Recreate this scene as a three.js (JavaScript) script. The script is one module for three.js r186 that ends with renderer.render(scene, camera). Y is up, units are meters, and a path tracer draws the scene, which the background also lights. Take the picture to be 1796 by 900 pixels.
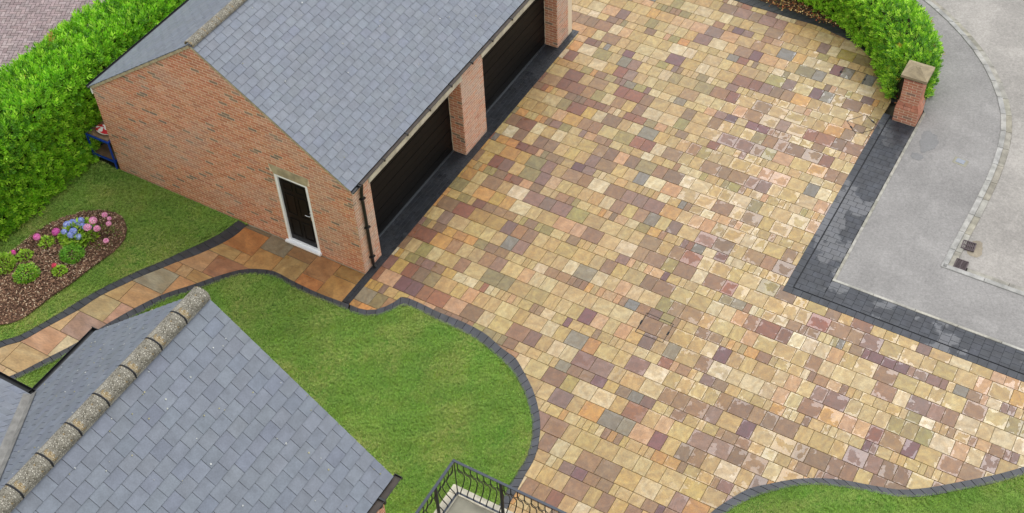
import * as THREE from 'three';
import { mergeGeometries } from 'three/addons/utils/BufferGeometryUtils.js';

// ---------------------------------------------------------------- camera, sky, sun, exposure
const scene = new THREE.Scene();
const RAD = Math.PI / 180;
const FOCAL = 2318.665 / 900;                                   // focal length over picture height
const camera = new THREE.PerspectiveCamera(2 * Math.atan(0.5 / FOCAL) / RAD, 1024 / 513, 0.5, 900);
camera.rotation.order = 'YXZ';
camera.position.set(13.146, 21.669, 14.791);
camera.rotation.set(-47.584 * RAD, 32.179 * RAD, -3.073 * RAD);
camera.updateMatrixWorld(true);

const SUN = new THREE.Vector3(0.0, 0.73, -0.68).normalize();
{ // bright overcast: cloud that thins towards the hidden sun
  const w = 512, h = 256, d = new Float32Array(w * h * 4), dir = new THREE.Vector3();
  for (let j = 0; j < h; j++) for (let i = 0; i < w; i++) {
    const el = ((j + 0.5) / h - 0.5) * Math.PI, az = ((i + 0.5) / w - 0.5) * 2 * Math.PI;
    dir.set(Math.cos(el) * Math.cos(az), Math.sin(el), Math.cos(el) * Math.sin(az));
    const y = Math.max(dir.y, 0), g = Math.acos(Math.min(1, dir.dot(SUN))) / RAD;
    const base = (0.95 + 0.04 * y) * (1 + 0.16 * dir.x), glow = 5.0 * Math.exp(-Math.pow(g / 17, 2)) + 0.3 * Math.exp(-g / 50);
    const k = (j * w + i) * 4, below = dir.y < 0 ? Math.exp(dir.y * 6) : 1;
    d[k] = (base * 0.97 + glow * 1.0) * below; d[k + 1] = (base * 1.0 + glow * 1.0) * below; d[k + 2] = (base * 1.03 + glow * 1.04) * below; d[k + 3] = 1;
  }
  const t = new THREE.DataTexture(d, w, h, THREE.RGBAFormat, THREE.FloatType);
  t.mapping = THREE.EquirectangularReflectionMapping; t.magFilter = t.minFilter = THREE.LinearFilter; t.needsUpdate = true;
  scene.background = t; scene.environment = t;
}
const sun = new THREE.DirectionalLight(0xfffaf4, 0.5);
sun.position.copy(SUN).multiplyScalar(60); sun.castShadow = true; sun.shadow.radius = 60; sun.shadow.mapSize.set(2048, 2048);
Object.assign(sun.shadow.camera, { left: -30, right: 30, top: 30, bottom: -30, near: 1, far: 140 });
sun.target.position.set(2, 0, -2); sun.position.add(sun.target.position); scene.add(sun, sun.target);

const renderer = new THREE.WebGLRenderer({ antialias: true });
renderer.setSize(1024, 513); renderer.toneMapping = THREE.LinearToneMapping; renderer.toneMappingExposure = 1.12;
renderer.shadowMap.enabled = true; renderer.shadowMap.type = THREE.PCFSoftShadowMap;

// ---------------------------------------------------------------- helpers
let seed = 20240611;
const rnd = () => { seed = (seed + 0x6D2B79F5) | 0; let t = Math.imul(seed ^ (seed >>> 15), 1 | seed); t = (t + Math.imul(t ^ (t >>> 7), 61 | t)) ^ t; return ((t ^ (t >>> 14)) >>> 0) / 4294967296; };
const rr = (a, b) => a + (b - a) * rnd();
const pick = (a) => a[Math.floor(rnd() * a.length)];
const clamp = (x, a = 0, b = 1) => Math.min(b, Math.max(a, x));
const sstep = (a, b, x) => { const t = clamp((x - a) / (b - a)); return t * t * (3 - 2 * t); };
const V = (x, y, z) => new THREE.Vector3(x, y, z);
const INV = new THREE.Matrix4().extractRotation(camera.matrixWorld);
/** the point at height h on the line of sight through pixel (px, py) of the 1796 x 900 photograph */
function at(px, py, h = 0) {
  const d = V((px - 898) / 900 / FOCAL, -(py - 450) / 900 / FOCAL, -1).applyMatrix4(INV);
  const t = (h - camera.position.y) / d.y; return camera.position.clone().addScaledVector(d, t);
}
const VIEW = new THREE.Matrix4().copy(camera.matrixWorld).invert();
function inFrame(p, m = 0.04) {
  const q = p.clone().applyMatrix4(VIEW); if (q.z > -1) return false;
  const x = q.x / -q.z * FOCAL * 2, y = q.y / -q.z * FOCAL * 2; return Math.abs(x) < 2 * (1 + m) && Math.abs(y) < 1 + m;
}
// periodic value noise
const H = (x, y, s) => { let h = Math.imul(x, 374761393) + Math.imul(y, 668265263) + Math.imul(s, 2147483647 ^ 0x5bd1e995); h = Math.imul(h ^ (h >>> 13), 1274126177); return ((h ^ (h >>> 16)) >>> 0) / 4294967296; };
function vn(x, y, p, s = 1) {
  const xi = Math.floor(x), yi = Math.floor(y), fx = x - xi, fy = y - yi, u = fx * fx * (3 - 2 * fx), v = fy * fy * (3 - 2 * fy);
  const m = (a) => ((a % p) + p) % p, x0 = m(xi), x1 = m(xi + 1), y0 = m(yi), y1 = m(yi + 1);
  return (H(x0, y0, s) * (1 - u) + H(x1, y0, s) * u) * (1 - v) + (H(x0, y1, s) * (1 - u) + H(x1, y1, s) * u) * v;
}
function fbm(x, y, p, o = 4, s = 1) { let a = 0, w = 0.5, t = 0; for (let i = 0; i < o; i++) { a += w * vn(x, y, p, s + i); t += w; x *= 2; y *= 2; p *= 2; w *= 0.5; } return a / t; }
const B = 4096;                                                 // period for noise that never has to repeat
/** texture from a function of (u, v) in 0..1 giving 0..1 rgb */
function tex(n, f, srgb = true) {
  const d = new Uint8Array(n * n * 4);
  for (let j = 0; j < n; j++) for (let i = 0; i < n; i++) {
    const c = f((i + 0.5) / n, (j + 0.5) / n), k = (j * n + i) * 4;
    if (typeof c === 'number') d[k] = d[k + 1] = d[k + 2] = clamp(c) * 255; else for (let q = 0; q < 3; q++) d[k + q] = clamp(c[q]) * 255;
    d[k + 3] = 255;
  }
  const t = new THREE.DataTexture(d, n, n); t.wrapS = t.wrapT = THREE.RepeatWrapping; t.magFilter = THREE.LinearFilter; t.minFilter = THREE.LinearMipmapLinearFilter; t.generateMipmaps = true;
  if (srgb) t.colorSpace = THREE.SRGBColorSpace; t.needsUpdate = true; return t;
}
const col = (h) => new THREE.Color(h);
function jit(h, dl = 0.03, ds = 0.05, dh = 0.01) { const c = col(h), o = {}; c.getHSL(o, THREE.SRGBColorSpace); return c.setHSL(o.h + rr(-dh, dh), clamp(o.s + rr(-ds, ds)), clamp(o.l + rr(-dl, dl)), THREE.SRGBColorSpace); }
const used = {};
function numbered(n) { used[n] = (used[n] ?? -1) + 1; return used[n] ? `${n}_${String(used[n]).padStart(3, '0')}` : n; }
function tag(o, label, category, group, kind) { o.userData.label = label; if (category) o.userData.category = category; if (group) o.userData.group = group; if (kind) o.userData.kind = kind; return o; }
function thing(name, label, category, pos = [0, 0, 0], group, kind) { const o = new THREE.Group(); o.name = numbered(name); o.position.set(...pos); scene.add(o); return tag(o, label, category, group, kind); }
function mesh(name, geo, mat, parent = scene) { const m = new THREE.Mesh(geo, mat); m.name = parent === scene ? numbered(name) : name; m.castShadow = m.receiveShadow = true; parent.add(m); return m; }

/** collects flat-shaded faces with uv and colour */
class Geo {
  constructor() { this.p = []; this.n = []; this.t = []; this.c = []; }
  tri(a, b, c, ta, tb, tc, k) {
    const ux = b.x - a.x, uy = b.y - a.y, uz = b.z - a.z, vx = c.x - a.x, vy = c.y - a.y, vz = c.z - a.z;
    let nx = uy * vz - uz * vy, ny = uz * vx - ux * vz, nz = ux * vy - uy * vx; const l = Math.hypot(nx, ny, nz) || 1; nx /= l; ny /= l; nz /= l;
    this.p.push(a.x, a.y, a.z, b.x, b.y, b.z, c.x, c.y, c.z); this.n.push(nx, ny, nz, nx, ny, nz, nx, ny, nz);
    this.t.push(ta[0], ta[1], tb[0], tb[1], tc[0], tc[1]); this.c.push(k.r, k.g, k.b, k.r, k.g, k.b, k.r, k.g, k.b);
  }
  geometry() {
    const g = new THREE.BufferGeometry();
    g.setAttribute('position', new THREE.Float32BufferAttribute(this.p, 3)); g.setAttribute('normal', new THREE.Float32BufferAttribute(this.n, 3));
    g.setAttribute('uv', new THREE.Float32BufferAttribute(this.t, 2)); g.setAttribute('color', new THREE.Float32BufferAttribute(this.c, 3)); return g;
  }
  get empty() { return !this.p.length; }
}
const basis = (o, a, b) => ({ o, a, b, n: a.clone().cross(b) });
const GROUND = basis(V(0, 0, 0), V(1, 0, 0), V(0, 0, -1));      // in-plane coordinates (x, -z)
const area = (P) => { let s = 0; for (let i = 0; i < P.length; i++) { const a = P[i], b = P[(i + 1) % P.length]; s += a[0] * b[1] - a[1] * b[0]; } return s / 2; };
const ccw = (P) => (area(P) < 0 ? P.slice().reverse() : P);
const rect = (a0, a1, b0, b1) => [[a0, b0], [a1, b0], [a1, b1], [a0, b1]];
const gr = (x0, x1, z0, z1) => rect(x0, x1, -z1, -z0);           // a rectangle on the ground
function clip(S, C) { // part of polygon S inside the convex polygon C
  let out = S; C = ccw(C);
  for (let i = 0; i < C.length && out.length; i++) {
    const p = C[i], q = C[(i + 1) % C.length], inn = (v) => (q[0] - p[0]) * (v[1] - p[1]) - (q[1] - p[1]) * (v[0] - p[0]);
    const src = out; out = [];
    for (let k = 0; k < src.length; k++) {
      const a = src[k], b = src[(k + 1) % src.length], da = inn(a), db = inn(b);
      if (da >= 0) out.push(a);
      if ((da >= 0) !== (db >= 0)) { const t = da / (da - db); out.push([a[0] + (b[0] - a[0]) * t, a[1] + (b[1] - a[1]) * t]); }
    }
  }
  const r = []; for (const v of out) { const l = r[r.length - 1]; if (!l || Math.hypot(l[0] - v[0], l[1] - v[1]) > 0.004) r.push(v); }
  if (r.length > 1 && Math.hypot(r[0][0] - r[r.length - 1][0], r[0][1] - r[r.length - 1][1]) < 0.004) r.pop();
  return r;
}
function inside(P, x, y) { let c = false; for (let i = 0, j = P.length - 1; i < P.length; j = i++) { const a = P[i], b = P[j]; if ((a[1] > y) !== (b[1] > y) && x < (b[0] - a[0]) * (y - a[1]) / (b[1] - a[1]) + a[0]) c = !c; } return c; }
/** a flat piece standing n0..n1 out of a plane, with eased edges; o.tilt lowers it by tilt[0] per metre of a and tilt[1] per metre of b */
function prism(G, poly, bs, n0, n1, o = {}) {
  poly = ccw(poly); const N = poly.length; if (N < 3) return;
  const bev = o.bevel ?? 0.004, k = o.col ?? col(0xffffff);
  let cx = 0, cy = 0, a0 = 1e9, a1 = -1e9, b0 = 1e9, b1 = -1e9;
  for (const [a, b] of poly) { cx += a / N; cy += b / N; a0 = Math.min(a0, a); a1 = Math.max(a1, a); b0 = Math.min(b0, b); b1 = Math.max(b1, b); }
  const [ta, tb] = o.tilt ?? [0, 0], rb = o.tiltFrom ?? cy, ra = cx;
  const pt = (a, b, n) => { n -= (a - ra) * ta + (b - rb) * tb; return V(bs.o.x + bs.a.x * a + bs.b.x * b + bs.n.x * n, bs.o.y + bs.a.y * a + bs.b.y * b + bs.n.y * n, bs.o.z + bs.a.z * a + bs.b.z * b + bs.n.z * n); };
  const S = o.uv ?? 1, off = o.off ?? [0, 0];
  const R = o.cellRect;                                         // full rectangle the atlas cell is stretched over
  const uv = o.cell ? (a, b) => { let s = (a - R[0]) / (R[1] - R[0]), t = (b - R[2]) / (R[3] - R[2]); if (o.flip & 1) s = 1 - s; if (o.flip & 2) t = 1 - t; return [(o.cell[0] + 0.03 + 0.94 * clamp(s)) / 8, (o.cell[1] + 0.03 + 0.94 * clamp(t)) / 8]; } : (a, b) => [a / S + off[0], b / S + off[1]];
  const sx = Math.max(0.5, 1 - 2 * bev / Math.max(0.01, a1 - a0)), sy = Math.max(0.5, 1 - 2 * bev / Math.max(0.01, b1 - b0));
  const top = poly.map(([a, b]) => [cx + (a - cx) * sx, cy + (b - cy) * sy]);
  const T = top.map(([a, b]) => pt(a, b, n1)), M = poly.map(([a, b]) => pt(a, b, n1 - bev * 0.8)), D = poly.map(([a, b]) => pt(a, b, n0));
  const tu = top.map(([a, b]) => uv(a, b)), mu = poly.map(([a, b]) => uv(a, b));
  const faces = N === 4 ? [[0, 1, 2], [0, 2, 3]] : N === 3 ? [[0, 1, 2]] : THREE.ShapeUtils.triangulateShape(top.map((p) => new THREE.Vector2(...p)), []);
  for (const [i, j, l] of faces) G.tri(T[i], T[j], T[l], tu[i], tu[j], tu[l], k);
  for (let i = 0; i < N; i++) {
    const j = (i + 1) % N;
    G.tri(M[i], M[j], T[j], mu[i], mu[j], tu[j], k); G.tri(M[i], T[j], T[i], mu[i], tu[j], tu[i], k);
    G.tri(D[i], D[j], M[j], mu[i], mu[j], mu[j], k); G.tri(D[i], M[j], M[i], mu[i], mu[j], mu[i], k);
  }
}
/** pieces = [poly, basis, n0, n1, options]: the largest in view become parts, the rest one joined part */
function lay(pieces, parent, name, rest, mat, most = 300) {
  for (const p of pieces) {
    let cx = 0, cy = 0; for (const [a, b] of p[0]) { cx += a / p[0].length; cy += b / p[0].length; }
    const bs = p[1], c = bs.o.clone().addScaledVector(bs.a, cx).addScaledVector(bs.b, cy).addScaledVector(bs.n, p[3]);
    const eye = camera.position.clone().sub(c), d = eye.length();
    p.w = Math.abs(area(p[0])) * Math.max(0, eye.dot(bs.n) / d) / d / d * (inFrame(c, 0) ? 1 : 1e-6);
  }
  const order = pieces.slice().sort((a, b) => b.w - a.w), G = new Geo();
  order.forEach((p, i) => {
    if (i < most) { const g = new Geo(); prism(g, ...p); if (!g.empty) mesh(name, g.geometry(), mat, parent); } else prism(G, ...p);
  });
  if (!G.empty) { const m = mesh(rest, G.geometry(), mat, parent); m.userData.kind = 'stuff'; }
}
/** level sheet over a ground polygon [[x, z], ...] */
function sheet(poly, y, uvScale = 1) {
  const P = ccw(poly.map(([x, z]) => [x, -z])), g = new Geo(), k = col(0xffffff);
  const f = THREE.ShapeUtils.triangulateShape(P.map((p) => new THREE.Vector2(...p)), []);
  for (const t of f) { const q = t.map((i) => V(P[i][0], y, -P[i][1])), u = t.map((i) => [P[i][0] / uvScale, P[i][1] / uvScale]); g.tri(...q, ...u, k); }
  return g.geometry();
}
const paint = (p) => p.map((q) => { const v = at(q[0], q[1], q[2] ?? 0); return [v.x, v.z]; });
const curve = (pts) => new THREE.CatmullRomCurve3(pts.map(([x, z]) => V(x, 0, z)), false, 'centripetal');
/** a row of blocks between two edge lines */
function row(inner, outer, len, gap = 0.006) {
  const a = curve(inner), b = curve(outer), n = Math.max(2, Math.round((a.getLength() + b.getLength()) / 2 / len)), out = [];
  a.arcLengthDivisions = b.arcLengthDivisions = 400; a.updateArcLengths(); b.updateArcLengths();
  const e = gap / len / 2;
  for (let i = 0; i < n; i++) {
    const t0 = (i + e) / n, t1 = (i + 1 - e) / n, p = [a.getPointAt(t0), a.getPointAt(t1), b.getPointAt(t1), b.getPointAt(t0)];
    out.push(p.map((v) => [v.x, -v.z]));
  }
  return out;
}
const line = (pts, n = 160) => curve(pts).getSpacedPoints(n).map((v) => [v.x, v.z]);
const box = (w, h, d, x = 0, y = 0, z = 0) => new THREE.BoxGeometry(w, h, d).translate(x, y, z);
/** box with chamfered edges */
function cbox(x0, x1, y0, y1, z0, z1, c = 0.006) {
  const s = new THREE.Shape([new THREE.Vector2(x0 + c, y0 + c), new THREE.Vector2(x1 - c, y0 + c), new THREE.Vector2(x1 - c, y1 - c), new THREE.Vector2(x0 + c, y1 - c)]);
  return new THREE.ExtrudeGeometry(s, { depth: z1 - z0 - 2 * c, bevelEnabled: true, bevelThickness: c, bevelSize: c, bevelSegments: 1 }).translate(0, 0, z0 + c);
}
const tube = (pts, r, seg = 24, rad = 6) => new THREE.TubeGeometry(new THREE.CatmullRomCurve3(pts, false, 'centripetal'), seg, r, rad);
const bar = (a, b, r, rad = 8) => { const d = b.clone().sub(a), l = d.length(); const g = new THREE.CylinderGeometry(r, r, l, rad); g.applyQuaternion(new THREE.Quaternion().setFromUnitVectors(V(0, 1, 0), d.normalize())); const m = a.clone().add(b).multiplyScalar(0.5); return g.translate(m.x, m.y, m.z); };
const merge = (l) => mergeGeometries(l.map((g) => { const q = g.index ? g.toNonIndexed() : g; for (const n of Object.keys(q.attributes)) if (!['position', 'normal', 'uv'].includes(n)) q.deleteAttribute(n); return q; }));

// ---------------------------------------------------------------- materials
const mat = (o) => new THREE.MeshStandardMaterial({ roughness: 0.8, metalness: 0, ...o });
const vc = (o) => mat({ vertexColors: true, ...o });
const N4 = (f, o, s) => (u, v) => fbm(u * f, v * f, f, o, s);
// riven stone: an atlas of 8 x 8 stones; each row of the atlas holds more standing water than the one before
const COVER = [0, 0.05, 0.1, 0.17, 0.26, 0.38, 0.54, 0.72], wetCells = {};
function wetField(ci, cj, s, t) {
  const q = (k) => 0.55 + 1.9 * H(ci, cj, 40 + k), e = Math.min(s * q(0), (1 - s) * q(1), t * q(2) * 0.9, (1 - t) * q(3));
  return Math.min(e, 0.42) - 0.62 * (fbm(s * 3.4 + ci * 9 + 1, t * 3.4 + cj * 9 + 1, B, 4, 5) - 0.5) - 0.25 * (fbm(s * 1.8 + ci * 5, t * 1.8 + cj * 5 + 3, B, 2, 11) - 0.5);
}
const wetMask = (u, v) => {
  const ci = Math.floor(u * 8), cj = Math.floor(v * 8); if (!cj) return 0;
  const key = ci * 8 + cj; if (!(key in wetCells)) { const f = []; for (let a = 0; a < 24; a++) for (let b = 0; b < 24; b++) f.push(wetField(ci, cj, (a + 0.5) / 24, (b + 0.5) / 24)); f.sort((a, b) => a - b); wetCells[key] = f[Math.floor(COVER[cj] * f.length)]; }
  return sstep(0.006, -0.006, wetField(ci, cj, u * 8 - ci, v * 8 - cj) - wetCells[key]);
};
const stoneTone = (u, v) => { const ci = Math.floor(u * 8), cj = Math.floor(v * 8), a = (ci * 3 + cj * 5) % 7, du = u * 8, dv = v * 8; const warp = fbm(du * 2 + a, dv * 2, B, 3, 3); const vein = 0.5 + 0.5 * Math.sin((du * Math.cos(a) + dv * Math.sin(a)) * 9 + warp * 11); return [vein, fbm(du * 6, dv * 6, B, 4, 21), fbm(du * 30, dv * 30, B, 2, 33)]; };
const wetGrid = new Float32Array(1 << 20); for (let j = 0; j < 1024; j++) for (let i = 0; i < 1024; i++) wetGrid[j * 1024 + i] = wetMask((i + 0.5) / 1024, (j + 0.5) / 1024);
const wetAt = (u, v) => wetGrid[Math.floor(v * 1024) * 1024 + Math.floor(u * 1024)];
const stoneMap = tex(1024, (u, v) => { const [vein, m, f] = stoneTone(u, v), l = 0.88 + 0.2 * (m - 0.5) + 0.18 * (f - 0.5) - 0.09 * vein; return [l + 0.03 * vein, l, l - 0.05 * vein]; });
const stoneRough = tex(1024, (u, v) => { const w = wetAt(u, v), [, m, f] = stoneTone(u, v); const r = (0.48 + 0.14 * m + 0.06 * f) * (1 - w) + w * 0.05; return [1, r, 0]; }, false);
const stoneBump = tex(1024, (u, v) => { const w = wetAt(u, v), [, m, f] = stoneTone(u, v); return (0.25 + 0.6 * m + 0.15 * f) * (1 - w) + w * 0.55; }, false);
const M = {};
M.stone = new THREE.MeshPhysicalMaterial({ vertexColors: true, map: stoneMap, metalness: 0, roughness: 0.7, clearcoat: 0.85, clearcoatRoughness: 1, clearcoatRoughnessMap: stoneRough, bumpMap: stoneBump, bumpScale: 0.0025 });   // rain film over riven stone
const grain = tex(512, (u, v) => { const a = fbm(u * 8, v * 8, 8, 5, 41), b = vn(u * 256, v * 256, 256, 47); return 0.66 + 0.34 * a + 0.16 * (b - 0.5); });
const grainBump = tex(512, (u, v) => 0.6 * fbm(u * 32, v * 32, 32, 4, 51) + 0.4 * vn(u * 256, v * 256, 256, 57), false);
M.brick = vc({ map: tex(256, (u, v) => 0.84 + 0.2 * (fbm(u * 8, v * 8, 8, 4, 151) - 0.5) + 0.1 * (vn(u * 128, v * 128, 128, 153) - 0.5)), roughness: 0.85, bumpMap: grainBump, bumpScale: 0.002 });
M.mortar = mat({ color: 0xdccbb0, roughness: 0.95 });
M.slate = vc({  map: tex(256, (u, v) => 0.86 + 0.16 * (fbm(u * 12, v * 12, 12, 4, 141) - 0.5) + 0.07 * (vn(u * 128, v * 128, 128, 143) - 0.5)), roughness: 0.58, bumpMap: grainBump, bumpScale: 0.0008 });
M.deck = mat({ color: 0x7a6a55, roughness: 0.9, map: grain });
const lichen = tex(512, (u, v) => {
  const a = fbm(u * 16, v * 16, 16, 4, 61), b = vn(u * 128, v * 128, 128, 63), y = sstep(0.68, 0.76, fbm(u * 14, v * 14, 14, 4, 67)), w = sstep(0.76, 0.84, b), k = sstep(0.24, 0.14, b);
  let c = [0.49 + 0.3 * (a - 0.5), 0.47 + 0.3 * (a - 0.5), 0.42 + 0.3 * (a - 0.5)];
  c = c.map((q, i) => q + y * 0.4 * ([0.60, 0.45, 0.20][i] - q)); c = c.map((q, i) => q + w * 0.8 * ([0.80, 0.78, 0.72][i] - q)); return c.map((q) => q * (1 - 0.55 * k));
});
M.ridge = mat({ map: lichen, roughness: 0.95, bumpMap: grainBump, bumpScale: 0.012 });
M.blackPlastic = mat({ color: 0x17181a, roughness: 0.38 });
M.gutterOld = mat({ color: 0x4a4038, map: grain, roughness: 0.7 });
M.iron = mat({ color: 0x121316, roughness: 0.42, metalness: 0.2 });
M.rail = mat({ color: 0x2b3340, roughness: 0.34 });
M.white = mat({ color: 0xf0f2f5, roughness: 0.35 });
M.cream = mat({ color: 0xdbd3bd, roughness: 0.6, map: grain });
M.doorBlack = new THREE.MeshPhysicalMaterial({ color: 0x050607, roughness: 0.4, specularIntensity: 0.5 });
M.garageDoor = new THREE.MeshPhysicalMaterial({ color: 0x060505, roughness: 0.55, specularIntensity: 0.45 });
M.chrome = mat({ color: 0xc8ccd0, metalness: 1, roughness: 0.2 });
M.steel = mat({ color: 0x8b9096, metalness: 0.9, roughness: 0.4 });
M.darkSteel = mat({ color: 0x2a2724, metalness: 0.5, roughness: 0.55 }); M.rusty = mat({ color: 0x66585a, roughness: 0.8, map: grain });
M.lintel = mat({ color: 0xc6b896, map: grain, roughness: 0.9 });
M.capStone = mat({ color: 0xa3937a, roughness: 0.9, map: tex(256, (u, v) => { const a = fbm(u * 6, v * 6, 6, 5, 71), b = sstep(0.55, 0.75, fbm(u * 4 + 3, v * 4, 4, 4, 77)); return [0.72 + 0.3 * a - 0.3 * b, 0.72 + 0.3 * a - 0.27 * b, 0.70 + 0.28 * a - 0.28 * b]; }), bumpMap: grainBump, bumpScale: 0.006 });
M.block = vc({ roughness: 1, map: tex(512, (u, v) => 0.62 + 0.36 * fbm(u * 32, v * 32, 32, 4, 81)), roughnessMap: tex(1024, (u, v) => { const w = sstep(0.54, 0.60, fbm(u * 9, v * 9, 9, 6, 83)); return [1, 0.66 * (1 - w) + 0.42 * w, 0]; }, false), bumpMap: grainBump, bumpScale: 0.001 });
M.edging = vc({ map: grain, roughness: 0.55, bumpMap: grainBump, bumpScale: 0.002 });
M.paver = vc({ map: grain, roughness: 0.8 });
const tar = (c, k) => tex(1024, (u, v) => { const a = fbm(u * 6, v * 6, 6, 5, k), b = vn(u * 300, v * 300, 300, k + 3), d = vn(u * 140, v * 140, 140, k + 5), s = sstep(0.58, 0.72, fbm(u * 9 + 2, v * 9, 9, 5, k + 9)); const l = 0.82 + 0.18 * (a - 0.5) + 0.09 * (b - 0.5) + 0.08 * (d - 0.5) + 0.04 * s; return c.map((q) => q * l); });
M.pavement = mat({ map: tar([0.65, 0.635, 0.62], 91), roughness: 0.9, bumpMap: grainBump, bumpScale: 0.003 });
M.road = mat({ map: tar([0.69, 0.666, 0.636], 101), roughness: 0.85, bumpMap: grainBump, bumpScale: 0.006 });
M.wetTar = mat({ map: tar([0.51, 0.505, 0.50], 91), roughness: 0.55 });
M.kerb = vc({ map: grain, roughness: 0.85, bumpMap: grainBump, bumpScale: 0.003 });
M.concrete = mat({ color: 0x9b978a, roughness: 0.85, map: tex(512, (u, v) => { const a = fbm(u * 5, v * 5, 5, 5, 111), b = sstep(0.5, 0.68, fbm(u * 3 + 7, v * 3, 3, 4, 113)); const l = 0.72 + 0.3 * a - 0.12 * b; return [l, l, l * 0.97]; }) });
M.joint = mat({ color: 0x84775f, roughness: 0.9, map: grain });
M.soil = mat({ color: 0x4a3626, roughness: 1, map: grain });
M.turf = mat({ roughness: 1, map: tex(1024, (u, v) => { const a = fbm(u * 5, v * 5, 5, 4, 121), b = vn(u * 256, v * 256, 256, 123), c = fbm(u * 14, v * 14, 14, 4, 127); const l = 0.8 + 0.5 * (b - 0.5); return [(0.42 + 0.12 * (a - 0.5) + 0.14 * (c - 0.5)) * l, (0.56 + 0.08 * (c - 0.5)) * l, (0.17 + 0.05 * (a - 0.5)) * l]; }) });
M.earth = mat({ color: 0x5d5a48, roughness: 1, map: grain });
M.mulch = mat({ color: 0x6e5341, roughness: 1, map: grain, bumpMap: grainBump, bumpScale: 0.02 });
M.leaf = new THREE.MeshPhysicalMaterial({ color: 0xffffff, roughness: 0.5, transmission: 0.3, thickness: 0, side: THREE.DoubleSide });
M.leafVC = new THREE.MeshPhysicalMaterial({ vertexColors: true, roughness: 0.55, transmission: 0.25, thickness: 0, side: THREE.DoubleSide });
M.blade = mat({ color: 0xffffff, roughness: 0.75, side: THREE.DoubleSide });
M.twig = mat({ color: 0x2e2a17, roughness: 1 });
M.petal = vc({ roughness: 0.7, side: THREE.DoubleSide });
M.blue = mat({ color: 0x1a3f9c, roughness: 0.4 });
M.ply = mat({ color: 0x8a6f55, roughness: 0.8, map: grain });
M.lead = mat({ color: 0x8f8d88, roughness: 0.6, map: grain });
M.dark = mat({ color: 0x15161a, roughness: 0.8 });

// ---------------------------------------------------------------- ground, road, pavement
const st = (name, geo, m, label, cat) => tag(mesh(name, geo, m), label, cat, null, 'structure');
st('ground', new THREE.PlaneGeometry(900, 900).rotateX(-Math.PI / 2).translate(0, -0.16, 0), M.earth, 'bare earth that runs on under and around the garden', 'ground');
const kerbIn = [[-16, -18.2], [-6, -18.0], [1, -17.3], [4.5, -16.5], [6.3, -15.85], [7.6, -15.1], [8.72, -14.28], [9.75, -13.22], [10.55, -11.93], [10.88, -10.95], [11.03, -9.7], [11.04, -8.3], [11.0, -7.2], [10.97, -6.08]];
const offs = (P, d) => P.map((p, i) => { const a = P[Math.max(0, i - 1)], b = P[Math.min(P.length - 1, i + 1)], l = Math.hypot(b[0] - a[0], b[1] - a[1]); return [p[0] - (b[1] - a[1]) / l * d, p[1] + (b[0] - a[0]) / l * d]; });
const kerbMid = offs(kerbIn, -0.125), kerbOut = offs(kerbIn, -0.265);
const UO = 9.06, VO = -4.60, UD = 8.23, VD = -3.844, LIM = 9.125, LZ = -4.665;
const hedgeOuterBase = [[9.0, -10.9], [8.95, -11.6], [8.6, -12.5], [7.9, -13.3], [7.0, -14.0], [5.6, -14.7], [3, -15.2], [-2, -15.6], [-16, -16]];
st('pavement', sheet([[LIM, LZ], [LIM, -10.7], ...hedgeOuterBase, ...line(kerbIn), [22, -6.08], [22, LZ]], 0.0, 5), M.pavement, 'grey tarmac pavement between the black block strip and the road kerb', 'pavement');
st('road', sheet([[kerbOut.at(-1)[0], -6.34], [40, -6.34], [40, -60], [-30, -60], [-30, -18.45], ...line(kerbOut)], -0.035, 6), M.road, 'worn grey tarmac road beyond the kerb stones', 'road');
{
  const k = thing('road_kerb', 'pale concrete kerb stones curving along the edge of the road', 'kerb', undefined, null, 'structure');
  const p = [];
  for (const q of row(kerbIn, kerbMid, 0.62)) p.push([q, GROUND, -0.1, 0.018, { bevel: 0.01, col: jit(0xb4b1aa, 0.04, 0.02), uv: 1.1 }]);
  for (const q of row(kerbMid, kerbOut, 0.62)) p.push([q, GROUND, -0.1, -0.012, { bevel: 0.008, col: jit(0xb0aa9b, 0.04, 0.03), uv: 1.1 }]);
  for (let x = 11.0; x < 22; x += 0.915) { p.push([gr(x, x + 0.908, -6.205, -6.085), GROUND, -0.1, 0.018, { bevel: 0.01, col: jit(0xb8b5ad, 0.03, 0.02) }]); p.push([gr(x + 0.5, x + 1.408, -6.33, -6.21), GROUND, -0.1, -0.012, { bevel: 0.008, col: jit(0xb1ab9d, 0.03, 0.03) }]); }
  lay(p, k, 'kerb_stone', 'kerb_run', M.kerb);
}
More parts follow.
